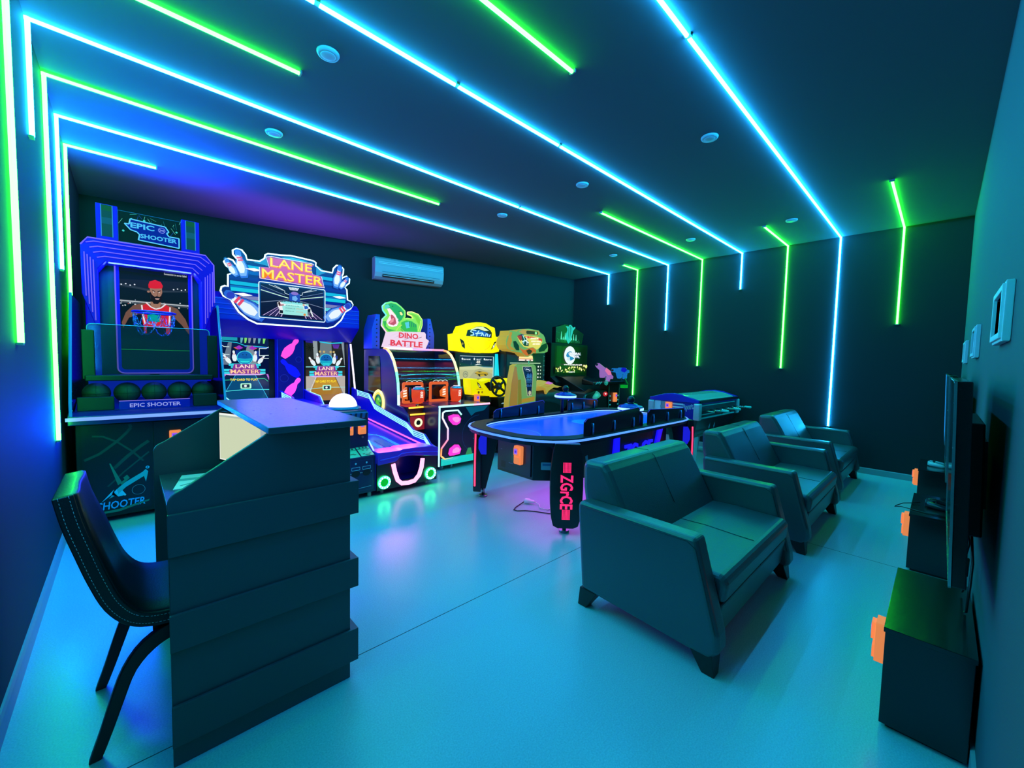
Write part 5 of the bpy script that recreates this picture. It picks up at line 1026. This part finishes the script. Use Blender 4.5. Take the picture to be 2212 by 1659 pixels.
# seat of the racing games
t = thing('arcade_seat', 'tall gold and green arcade seat back with a dark blue printed centre stripe', 'arcade seat', (4.9, 4.75, 0))
sb_ = [(4.70, 1.42), (4.76, 1.445), (5.12, 1.445), (5.17, 1.42), (5.20, 1.30), (5.20, 1.10), (5.17, .45), (4.58, .45), (4.60, .87), (4.645, 1.16)]
b = B(GOLDE); b.ngon([(x, 4.5, z) for x, z in sb_], Y, .12, GRE, GOLDE); se = b.out('seat_back', t, bevel=.03, seg=3)
a = Art((4.55, 4.4995, .45), X, Z, .68, 1.0); T = lambda x, z: ((x-4.55)/.68, (z-.45)/1.0); q = lambda P: [T(*p) for p in P]
a.poly(q([(4.64, 1.16), (4.70, 1.41), (4.74, 1.40), (4.78, 1.2), (4.78, .6), (4.62, .5), (4.61, .87)]), g('#a88838', .75)); a.poly(q([(4.78, 1.2), (4.84, 1.21), (4.9, .5), (4.80, .5)]), g('#8a8a28', .75)); a.poly(q([(4.88, .9), (5.16, .93), (5.16, .86), (4.86, .84)]), g('#b89830', .75))
a.poly(q([(4.865, 1.415), (5.07, 1.415), (5.11, 1.3), (5.11, 1.18), (5.09, .945), (4.99, .94), (4.94, 1.18), (4.87, 1.35)]), g('#a8b890')); a.poly(q([(4.88, 1.405), (5.065, 1.405), (5.10, 1.3), (5.10, 1.18), (5.08, .955), (5.0, .95), (4.953, 1.18), (4.885, 1.35)]), g('#060c34'))
a.disc(*T(4.985, 1.365), .11, g('#8898b8'), 20, .45, -.25); a.disc(*T(4.985, 1.365), .10, g('#081440'), 20, .45, -.25); a.line(q([(4.94, 1.37), (5.0, 1.365), (5.03, 1.345)]), .02, g('#d8e0f0'))
for z, c in ((1.28, '#285898'), (1.25, '#3070a8'), (1.20, '#2a6890'), (1.17, '#204878'), (1.11, '#285088')): a.poly(q([(4.95, z-.02), (4.99, z+.03), (5.03, z), (5.06, z+.03), (5.09, z-.02)]), g(c))
a.line(q([(4.93, 1.215), (5.10, 1.215)]), .006, g('#5890c0')); a.disc(*T(5.04, .99), .045, g('#b8b898'), 14, 1.2); a.out('seat_print', se)
B(BLACK).box(4.66, 5.12, 4.62, 5.0, .05, .6).out('seat_base', t, bevel=.02)
# ================================================================ twin gun shooter in the back right corner
t = thing('gun_game', 'dark shooting game cabinet with a white globe logo on its screen, in the back corner', 'arcade machine', (7.05, 5.5, 0))
GD = M('#040a0a', .5, spec=.3)
cb = B(GD).prism([(5.3, 1.2), (5.3, 1.87), (5.75, 1.87), (5.85, .06), (5.15, .06), (5.15, 1.1)], 'x', 6.45, 7.64).out('cabinet', t, bevel=.01)
a = Art((6.555, 5.2985, 1.27), X, Z, 1.03, .545)
a.rect(0, 1, 0, 1, g('#041008')); a.rect(.06, .2, 0, 1, g('#063a14'))  # green band is a strip reflection painted into the screen
for k in range(40): a.disc(.2+random.random()*.8, .3+random.random()*.7, .003+random.random()*.006, g('#0c2a1c'), 5)
a.disc(.45, .67, .18, g('#f0f8ff'), 30); a.poly([(.33, .66), (.36, .76), (.44, .82), (.52, .80), (.44, .75), (.41, .68), (.46, .64), (.40, .58), (.35, .6)], g('#2878c8')); a.poly([(.44, .64), (.54, .60), (.6, .55), (.47, .46), (.44, .56)], g('#2878c8'))
for k in range(3): a.line([(.40+k*.02, .57-k*.02), (.36+k*.035, .5-k*.03)], .008, g('#2878c8'))
a.txt('GLOBAL', .60, .735, .10, g('#2060b0'), .42, .05, shear=.2); a.txt('GLOBAL', .60, .737, .09, g('#ffffff', 1.2), .40, .02, shear=.2); a.txt('VR.', .67, .62, .10, g('#2060b0'), .2, .05, shear=.2); a.txt('VR.', .67, .622, .09, g('#ffffff', 1.2), .18, .02, shear=.2)
a.rect(0, 1, 0, .24, g('#0a2408')); a.rect(.78, 1, .1, .33, g('#2a3008'))
for k in range(64): x = random.random(); a.disc(x, .03+random.random()*.2+(.06 if .6 < x else 0), .009+random.random()*.016, g(random.choice(['#f0f890', '#d8f060', '#fff8b0', '#203008'])), 5, random.uniform(.5, 1.8), random.random()*3)
a.txt('WWW.GLOBALVR.COM', .52, .315, .045, g('#ffffff', 1.1), .58, .04); a.txt('PRESENTS', .48, .04, .045, g('#ffffff'), .2, .03); a.out('screen', cb)
tp = [(6.63, 1.88), (6.63, 2.19), (6.93, 2.265), (7.15, 2.24), (7.55, 2.10), (7.49, 1.88)]
b = B(g('#04301c')); b.ngon([(x, 5.35, z) for x, z in tp], Y, .1, g('#04301c'), GD); to = b.out('topper', t, bevel=.004)
a = Art((6.6, 5.3485, 1.87), X, Z, .96, .42); T = lambda x, z: ((x-6.6)/.96, (z-1.87)/.42); q = lambda P: [T(*p) for p in P]
a.poly(q([(7.2, 1.9), (7.2, 2.2), (7.5, 2.09), (7.45, 1.9)]), g('#062420')); a.line(q([(6.64, 2.1), (6.75, 2.08), (6.82, 2.0)]), .008, g('#0c5a40'))
a.poly(q([(6.92, 2.22), (6.98, 2.23), (7.02, 2.22), (7.05, 2.26), (7.10, 2.265), (7.14, 2.24), (7.17, 2.21), (7.24, 2.235), (7.25, 2.21), (7.18, 2.15), (7.13, 2.0), (7.12, 1.94), (7.03, 1.87), (6.98, 1.93), (6.93, 1.97), (6.95, 2.07), (6.99, 2.15), (6.97, 2.2)]), g('#28c8c0')); a.poly(q([(7.02, 2.2), (7.08, 2.25), (7.13, 2.2), (7.1, 2.05), (7.06, 1.95), (7.01, 2.05)]), g('#18908c')); a.line(q([(7.06, 2.22), (7.06, 1.95)]), .01, g('#60f0e0'))
for x, h_ in ((6.8, .16), (6.92, .14), (7.2, .13), (7.28, .12), (6.86, .06), (7.13, .06)): a.poly(q([(x-.02, 1.95), (x+.02, 1.95), (x+.005, 1.95+h_), (x-.005, 1.95+h_)]), g('#60f0c8'))
for k in range(16): x = 6.68+k*.045; a.line(q([(x, 1.97-.02*(k % 3)), (x+.03, 1.94), (x+.035, 1.90)]), .008, g(random.choice(['#28b070', '#48e0a0', '#188050']))); a.k -= .5
a.out('topper_print', to)
b = B(M('#040a0c', .35)); b.prism([(4.55, .6), (4.55, .95), (5.15, 1.2), (5.3, 1.22), (5.3, .6)], 'x', 6.6, 7.5); rp = b.out('ramp', t, bevel=.006)
b = B(M('#5ab0a8', .3)); b.tube([(6.90, 5.25, 1.212), (6.86, 4.56, .955)], .005, n=5); b.tube([(7.33, 5.25, 1.212), (7.28, 4.56, .955)], .005, n=5); b.out('ramp_trim', rp)
# gun pedestal
gx0, gx1, gy = 7.08, 7.62, 4.35
pd = B(M('#050a0c', .35, coat=.3)).box(7.14, 7.50, 4.40, 4.62, .05, 1.08).out('gun_pedestal', t, bevel=.01)
b = B(M('#1a6a58', .3)); [b.tube([(x, 4.398, .06), (x, 4.398, 1.06)], .005, n=5) for x in (7.14, 7.50)]; b.out('pedestal_trim', pd)
b = B(M('#c8d8d8', .4)); [b.box(x, x+.035, 4.392, 4.399, .42+k*.085, .445+k*.085) for x in (7.165, 7.44) for k in range(6)]; b.out('pedestal_marks', pd)
reader(t, (7.28, 4.398, .74), X, Z, 1.15)
tb = B(M('#04080a', .3, coat=.3)).prism([(4.34, 1.08), (4.34, 1.14), (4.62, 1.20), (4.62, 1.08)], 'x', 6.55, 7.62).out('control_table', t, bevel=.02)
b = B(E('#28c0b0', .7)); c = V((6.94, 4.333, 1.125)); b.tube([c+X*.05*math.cos(k*math.pi/10)+Z*.045*math.sin(k*math.pi/10) for k in range(20)], .006, n=5, closed=True); b.tube([c-X*.035, c+X*.035], .008, n=5); b.tube([c-Z*.03, c+Z*.03], .008, n=5); b.out('emblem', tb)
b = B(M('#7a9a90', .4)); [b.tube([(6.6+k*.06, 4.33, 1.10+.01*(k % 2)), (6.66+k*.06, 4.33, 1.14)], .012, n=5) for k in range(3)]; b.out('table_lever', tb)
def gun(x, y, z, ang, m1, m2, name, label):
    b = B(m1); c, s = math.cos(ang), math.sin(ang); R = lambda u, v: (x+u*c-v*s, y, z+u*s+v*c)
    b.ngon([R(*p) for p in ((-.32, .03), (-.30, .085), (-.1, .085), (-.06, .10), (.10, .10), (.16, .06), (.24, .05), (.25, .0), (.17, -.02), (.16, -.12), (.10, -.13), (.09, -.03), (.0, -.03), (-.02, -.09), (-.08, -.12), (-.13, -.06), (-.16, .0), (-.3, .01))], Y, .07); o = b.out(name, t, bevel=.012, label=label)
    b = B(m2); b.ngon([V(R(*p))-Y*.004 for p in ((-.06, .10), (.10, .10), (.16, .05), (.06, .0), (-.08, .03))], Y, .078); b.out('gun_shroud', o, bevel=.006)
    b = B(BLACK); b.cyl(V(R(-.31, .045))+Y*.035, .022, .02, (-c, 0, -s), n=12); b.out('muzzle', o)
    b = B(STEEL); b.tube([V(R(.05, -.03))+Y*.035, V((x+.03, y+.06, 1.14))], .012, n=6); b.out('gun_mount', o)
gun(6.98, 4.36, 1.29, -.42, E('#a070c8', .8), E('#e878b0', .9), 'light_gun', 'pink and lilac gun'); gun(7.55, 4.36, 1.31, .0, E('#1878d0', .8), E('#1018c8', .9), 'light_gun', 'blue gun')
b = B(M('#10a040', .4)); b.tube([(7.64, 4.36, 1.2), (7.70, 4.36, 1.12), (7.76, 4.36, 1.07)], .014, n=6); b.box(7.62, 7.76, 4.36, 4.45, 1.0, 1.06, E('#08b838', .7)); b.out('gun_holster', t)
sh_ = [(6.30, .55), (6.32, .80), (6.45, .93), (6.8, .99), (7.12, .97), (7.14, .55)]
b = B(M('#0a1416', .4)); b.ngon([(x, 4.42, z) for x, z in sh_], Y, .5); ho = b.out('front_hump', t, bevel=.03, seg=3)
b = B(M('#e8e0b0', .4)); b.cyl((6.66, 4.43, .82), .045, .12, (.72, -.3, .62), r2=.06, n=18); b.cyl((6.75, 4.395, .90), .062, .03, (.72, -.3, .62), m=E('#38b0a0', .7), n=18); b.out('spot_lamp', ho)
b = B(E('#d02030', .8)); b.ball((7.05, 4.42, .90), .05, n=12, sc=(1.5, .4, .9)); b.ball((7.03, 4.402, .905), .02, E('#ffd0d0', 1.), n=8); b.out('red_lamp', ho)
a = Art((6.4, 4.4185, .74), X, Z, .05, .16); a.line([(.9, 1), (.2, 1), (.2, 0)], .12, M('#c8d8d0', .5)); a.out('hump_mark', ho)

# ================================================================ air hockey table
t = thing('air_hockey_table', 'dark air hockey table with bright blue playing surface and lit rim, mid room', 'air hockey table', (4.36, 2.85, 0))
RIML = E((.08, .26, 1.0), 1.5, sample=True); AHD = M('#0a1224', .5, spec=.3); AHB = M('#14171f', .38, coat=.2)
def oval(hx, hy, ex=2.7, n=14, flat=.9):
    """long oval: straight sides, strongly rounded ends"""
    P = []
    for sx in (1, -1):
        for k in range(n+1):
            a_ = -math.pi/2+math.pi*k/n if sx > 0 else math.pi/2+math.pi*k/n
            c, s = math.cos(a_), math.sin(a_); f = lambda v: math.copysign(abs(v)**(2/ex), v)
            P.append((4.36+sx*(hx-.62)+.62*f(c), 2.85+hy*f(s)))
    return P
po = oval(1.50, .70); pi_ = oval(1.36, .57); pf = oval(1.50, .70)
b = B(AHD); n_ = len(po)
b.grid([[(x, y, .765) for x, y in pi_], [(x, y, .765) for x, y in po], [(x, y, .80) for x, y in po], [(x, y, .825) for x, y in oval(1.485, .69)], [(x, y, .825) for x, y in pi_], [(x, y, .795) for x, y in pi_]], caps=False, smooth=False); rim = b.out('rim', t)
b = B(RIML); b.tube([(x, y, .808) for x, y in oval(1.505, .705)], .0105, n=6, closed=True); b.out('rim_light', rim)
b = B(E((.2, .45, 1.0), 1.5, sample=True)); b.tube([(x, y, .803) for x, y in oval(1.357, .567)], .006, n=5, closed=True); b.out('inner_rim_light', rim)
b = B(E((.0, .11, .85), .7, .25, '#0a20b0')); b.ngon([(x, y, .78) for x, y in oval(1.37, .58)], Z, .012); pl = b.out('playing_surface', t)  # blue rail light on the surface, put in as emission
a = Art((3.0, 2.27, .7925), X, Y, 2.72, 1.16); LN = E((.02, .22, 1.0), .9)
for c in (.5,):
    a.disc(c, .5, .075, LN, 28); a.disc(c, .5, .07, E((.0, .14, .9), .75, .18, '#3a80ff'), 28)
for x, a0_, a1_ in ((.0, -75, 75), (1.0, 105, 255)):
    P = [(x+.13*math.cos(math.radians(k)), .5+.3*math.sin(math.radians(k))) for k in range(a0_, a1_+1, 10)]; a.line(P, .004, LN)
a.rect(.498, .502, .04, .96, LN); a.out('court_lines', pl)
bp_ = [(3.15, 2.60), (3.15, 3.10), (3.42, 3.36), (5.30, 3.36), (5.57, 3.10), (5.57, 2.60), (5.30, 2.34), (3.42, 2.34)]
bo = B(AHB).prism(bp_, 'z', .37, .775).out('body', t, bevel=.008)
ep = B(M('#221a34', .38, coat=.2)).prism([(2.62, .40), (3.09, .40), (3.09, .765), (2.62, .765)], 'x', 3.138, 3.15).out('end_panel', t, bevel=.004)
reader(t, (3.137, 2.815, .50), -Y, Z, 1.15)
a = Art((3.1375, 3.09, .40), -Y, Z, .47, .365)
a.rect(.12, .26, .06, .24, BLACK); a.disc(.09, .85, .03, STEEL, 12); a.rect(.1, .15, .55, .56, M('#8a7aa8', .5)); a.rect(.36, .5, .22, .23, M('#8a7aa8', .5)); a.out('panel_marks', ep)
d45 = V((3.42-3.15, 2.34-2.60, 0)); L_ = d45.length; a = Art((3.15, 2.60, .37), d45, Z, L_, .405); a.o += a.n*.001
a.poly([(.1, 1), (.35, 1), (.98, .62), (.98, .45)], M('#22304a', .4)); a.poly(rrect(.2, .62, .26, .44, .02), M('#9ab8d0', .4)); a.rect(.24, .55, .36, .41, M('#4878a8', .4)); a.disc(.78, .28, .1, M('#38a0b0', .4), 16); a.disc(.78, .28, .07, M('#9ad0d8', .4), 16); a.disc(.97, .95, .015, WHITE, 8); a.out('corner_stickers', bo)
a = Art((3.42, 2.339, .37), X, Z, 1.88, .405)
P = [(.185+.075*math.cos(math.radians(k)), .62+.46*math.sin(math.radians(k))) for k in range(190, 345, 12)]; a.line(P, .02, M('#6ab8c8', .4)); a.line([(.0, .1), (.3, .5)], .004, M('#28384c', .4)); a.line([(.8, .8), (.95, .3)], .03, M('#1c2436', .4)); a.out('side_print', bo)
BL = E('#1412ff', 1.0)
fr = B(BL); fr.ngon([(x, 2.335, z) for x, z in ((4.10, .765), (4.19, .765), (4.19, .40), (4.06, .40))], -Y, .02); fr.ngon([(x, 2.335, z) for x, z in ((5.06, .765), (5.18, .765), (5.02, .40), (4.92, .40))], -Y, .02); fr.ngon([(x, 2.335, z) for x, z in ((4.19, .765), (5.06, .765), (5.06, .745), (4.19, .745))], -Y, .02); fo = fr.out('side_frame', t)
b = B(E('#1a1cff', 1.1)); b.text('ZGrCE', (4.60, 2.33, .52), X, Z, .17, None, .018, .62, .03); b.out('side_lettering', fo)
# legs
def leg(xc, y, ang, edge):
    """barrel shaped leg plate facing diagonally outwards"""
    ca, sa = math.cos(math.radians(ang)), math.sin(math.radians(ang))
    def fin(b, name, par, **k):
        for q in b.bm.verts:
            dx, dy = q.co.x-xc, q.co.y-y; q.co.x, q.co.y = xc+dx*ca-dy*sa, y+dx*sa+dy*ca
        return b.out(name, par, **k)
    pr = [(.108, .80), (.125, .72), (.138, .58), (.142, .42), (.138, .28), (.125, .15), (.108, .085), (.065, .065)]
    P = [(xc+u, z) for u, z in pr]+[(xc-u, z) for u, z in pr[::-1]]
    b = B(M('#0c0d12', .3, coat=.3)); b.ngon([(x, y, z) for x, z in P], Y, .08); o = fin(b, 'leg', t, bevel=.018, seg=3)
    b = B(BLACK); yi = y+.08; b.grid([[(xc-w, yi, z), (xc+w, yi, z), (xc+w, yi+d, z), (xc-w, yi+d, z)] for z, w, d in ((.10, .05, .05), (.40, .07, .12), (.77, .09, .20))], smooth=False); fin(b, 'leg_brace', o)
    b = B(STEEL); b.cyl((xc, y+.10, .0), .045, .02).cyl((xc, y+.10, .02), .018, .10); fin(b, 'leveling_foot', o)
    RL = E((1, .02, .16), 1.5, .3)
    b = B(RL); b.text('ZGrCE', (xc, y-.0005, .385), (0, 0, -1), X, .105, None, .005, .30, .02); fin(b, 'leg_lettering', o)
    for z0 in (.555, .145):
        b = B(RL)
        for i in range(6):
            for j in range(10): b.box(xc-.034+i*.0118, xc-.026+i*.0118, y-.004, y, z0+j*.0088, z0+.0058+j*.0088)
        fin(b, 'led_dots', o)
    if edge:
        b = B(E((1, .03, .10), 2.6, sample=True)); b.tube([(xc+edge*(u+.006), y+.02, z) for u, z in pr[1:-2]], .009, n=6); fin(b, 'edge_light', o)
        b = B(E('#1a20e0', .9)); xx = xc+edge*.14
        b.ngon([(xx, y+.055, z) for z in (.56, .66)]+[(xx, y+.085, .72), (xx, y+.14, .72), (xx, y+.14, .50), (xx, y+.085, .50)], (edge, 0, 0), .012); fin(b, 'leg_window', o)
leg(3.10, 2.15, -45, 0); leg(3.14, 3.47, -135, 1); leg(5.66, 2.20, 45, -1); leg(5.58, 3.47, 135, 0)
# guards along the rim
GU = M('#0a0d20', .15, coat=.5)
def guard(x0, x1, y, z0, z1):
    P = [(x0, .825), (x1, .825), (x1, z1-.03), (x1-.03, z1), (x0+.04, z0), (x0, z0-.03)]
    b = B(GU); b.ngon([(x, y, z) for x, z in P], Y, .012); o = b.out('guard', t, bevel=.003)
    b = B(E('#2a38d8', .7)); b.tube([(x, y-.001, z) for x, z in P[2:]], .004, n=5); b.out('guard_edge', o)
    for k in range(3):
        x = x0+(x1-x0)*(.12+.37*k); b = B(M('#7a9ae8', .3, .5)); b.tube([(x, y-.012, .83), (x+.004, y-.012, .90), (x+.006, y-.004, .935)], .009, n=6); b.out('guard_clip', o)
guard(3.40, 4.38, 2.205, .985, 1.035); guard(4.56, 5.50, 2.205, .995, .955); guard(3.42, 4.28, 3.49, .935, 1.0); guard(4.76, 5.46, 3.49, 1.0, .955)
for hx, hy, hz, px_, py_ in ((4.44, 3.28, 1.045, 4.60, 3.46), (4.42, 2.34, .985, 4.47, 2.235)):
    b = B(M('#0c1040', .3, coat=.3)); b.tube([(px_, py_, .82), (px_, py_, hz-.05), (px_-.02, py_+(hy-py_)*.3, hz), (hx, hy, hz+.01)], [.022, .022, .024, .03], n=8); sp = b.out('score_post', t)
    b = B(M('#1418a0', .3, coat=.4)); b.lathe((hx, hy, hz), [(.12, -.012), (.135, .0), (.135, .035), (.12, .05), (.075, .06), (.07, .07)], n=32); hd = b.out('score_head', sp)
    b = B(E((.3, .6, 1.0), 1.6)); b.lathe((hx, hy, hz), [(.1355, .004), (.139, .006), (.139, .028), (.1355, .03)], n=32); b.out('head_light', hd)
    b = B(M('#0a0c14', .3, coat=.4)); b.cyl((hx, hy, hz+.07), .035, .015).ball((hx, hy, hz+.115), .042, n=14); b.out('head_knob', hd)
lamp('table_lamp', (4.36, 2.85, .72), (.55, .1, 1), 0, (.1, .1), (0, 0, 0), t) if False else None
l = lamp('under_table_lamp', (4.3, 2.85, .36), (.75, .12, 1), 10, (2.0, .7), (0, 0, 0), t)

# ================================================================ foosball table
t = thing('foosball_table', 'coin operated table football game with blue side and silver corner posts, by the right wall', 'table football', (7.1, 2.74, 0))
FB = M('#0d18a8', .3, coat=.3); SIL = M('#c2ccd2', .3, .4)
bd = B(M('#0c1420', .35, coat=.3)); bd.grid([[(x0, y0, z), (x1, y0, z), (x1, y1, z), (x0, y1, z)] for z, x0, x1, y0, y1 in ((.40, 6.52, 7.72, 2.50, 2.98), (.70, 6.33, 7.92, 2.38, 3.09))], smooth=False); bdo = bd.out('lower_body', t, bevel=.006)
a = Art((6.45, 2.43, .45), X, (0, -.05, .25), 1.35, .22)
for x in (.28, .42): a.poly([(x, .5), (x+.02, .8), (x+.04, .5), (x+.03, .3)], M('#7a98b0', .4))
a.rect(.0, 1, .02, .14, M('#0c4a30', .4)); a.out('body_stickers', bdo)
for x in (6.60, 7.64):
    for y in (2.55, 2.93): b = B(M('#d0d4d6', .5)); b.grid([[(x+sx*w, y+sy*w, z) for sx, sy in ((-1, -1), (1, -1), (1, 1), (-1, 1))] for z, w in ((0, .05), (.41, .065))], smooth=False); b.out('leg', t, bevel=.004)
ub = B(FB).box(6.32, 7.93, 2.37, 3.10, .70, .95).out('cabinet', t, bevel=.006)
ed = [(2.36, .948), (2.36, .985), (2.45, 1.01), (2.6, 1.055), (2.74, 1.07), (2.88, 1.055), (3.03, 1.01), (3.11, .99), (3.11, .948)]
B(M('#1016b0', .3, coat=.3)).prism(ed, 'x', 6.30, 6.36).out('end_arch', t, bevel=.006); B(M('#1016b0', .3, coat=.3)).prism(ed, 'x', 7.88, 7.94).out('end_arch', t, bevel=.006)
B(M('#b8ccc8', .12, coat=.5)).prism([(2.38, .962), (2.45, .995), (2.6, 1.04), (2.74, 1.055), (2.88, 1.04), (3.03, .995), (3.09, .962)], 'x', 6.36, 7.88).out('lid', t)
for y0, y1 in ((2.345, 2.40), (3.07, 3.125)): B(M('#0a1218', .3, coat=.4)).box(6.34, 7.92, y0, y1, .945, .985).out('top_rail', t, bevel=.006)
for x0, x1 in ((6.285, 6.375), (7.875, 7.955)):
    for y0, y1 in ((2.335, 2.43), (3.03, 3.13)): b = B(SIL); b.box(x0, x1, y0, y1, .70, .945); b.out('corner_post', t, bevel=.02, seg=3, label='silver corner post')
a = Art((6.299, 3.03, .70), -Y, Z, .60, .225); a.o -= X*.0; a.o = V((6.3185, 3.03, .70)); a.h = .245; a.rect(0, 1, 0, 1, M('#0b1590', .35))
a.rect(0, .16, .02, .98, M('#d8dce4', .4)); a.rect(.16, .30, .02, .98, M('#8a98a0', .4)); a.line([(.16, .05), (.18, .2), (.15, .35), (.18, .5), (.15, .65), (.18, .8), (.16, .95)], .008, M('#505a68', .4))
for k in range(5): a.rect(.47, .74, .1+k*.18, .2+k*.18, M('#d0d8e4', .4))
a.out('end_print', ub); a = Art((6.3185, 3.03, .70), -Y, Z, .60, .245)
a.txt('Sport', .86, .72, .30, M('#dfe8ff', .4), .24, .05, ang=.22); a.txt('Sport', .86, .72, .28, M('#0a1030', .4), .23, .0, ang=.22); a.out('end_lettering', ub)
reader(t, (6.317, 2.845, .765), -Y, Z, 1.1)
a = Art((6.38, 2.3685, .70), X, Z, 1.49, .225); TE = M('#3ab8b8', .35)
a.rect(0, 1, 0, 1, M('#0a2a30', .35)); a.rect(0, .95, .88, .95, TE); a.rect(.02, .95, .05, .15, TE); a.rect(0, .5, .3, .36, TE); a.out('side_print', ub)
for k in range(6):
    x = 6.5+k*.25; b = B(CHROME); b.tube([(x, 2.20, .83), (x, 2.39, .83)], .008, n=8); ro = b.out('rod', t)
    b = B(M('#58c8c0', .4) if k % 2 else M('#12181c', .4)); b.lathe((x, 2.10, .83), [(.012, 0), (.019, .01), (.017, .05), (.02, .09), (.012, .105)], 'y', n=12); b.out('handle', ro)
B(CHROME).tube([(7.95, 2.5, .86), (8.0, 2.5, .86)], .01, n=6).out('side_peg', t)

# ------------------------------------------------------------ loose plug and cable under the air hockey table
t = thing('power_cable', 'thin black cable with a white plug, looped on the floor under the air hockey table', 'cable', (3.35, 2.75, 0))
b = B(M('#0c0d10', .45)); z = .006
b.tube([(3.40, 2.945, .02), (3.33, 2.94, z), (3.24, 2.91, z), (3.175, 2.87, z), (3.18, 2.83, z), (3.25, 2.78, z), (3.31, 2.70, z), (3.37, 2.58, z), (3.50, 2.45, z), (3.66, 2.40, z)], .005, n=6); b.out('cord', t)
d = V((.45, -.89, 0)); c = V((3.40, 2.945, .03))
b = B(M('#e8ecee', .4)); b.lathe(c, [(.02, 0), (.027, .015), (.027, .05), (.02, .065), (.016, .10), (.009, .115)], tuple(d), n=14); b.out('plug_body', t)
b = B(M('#dfe4e6', .45)); e_ = c+d*.11; b.tube([e_, e_+d*.05-Z*.02, (3.40, 2.72, .012), (3.42, 2.64, .012), (3.52, 2.66, .008), (3.62, 2.77, .008), (3.75, 2.80, .008)], .006, n=6); b.out('lead', t)
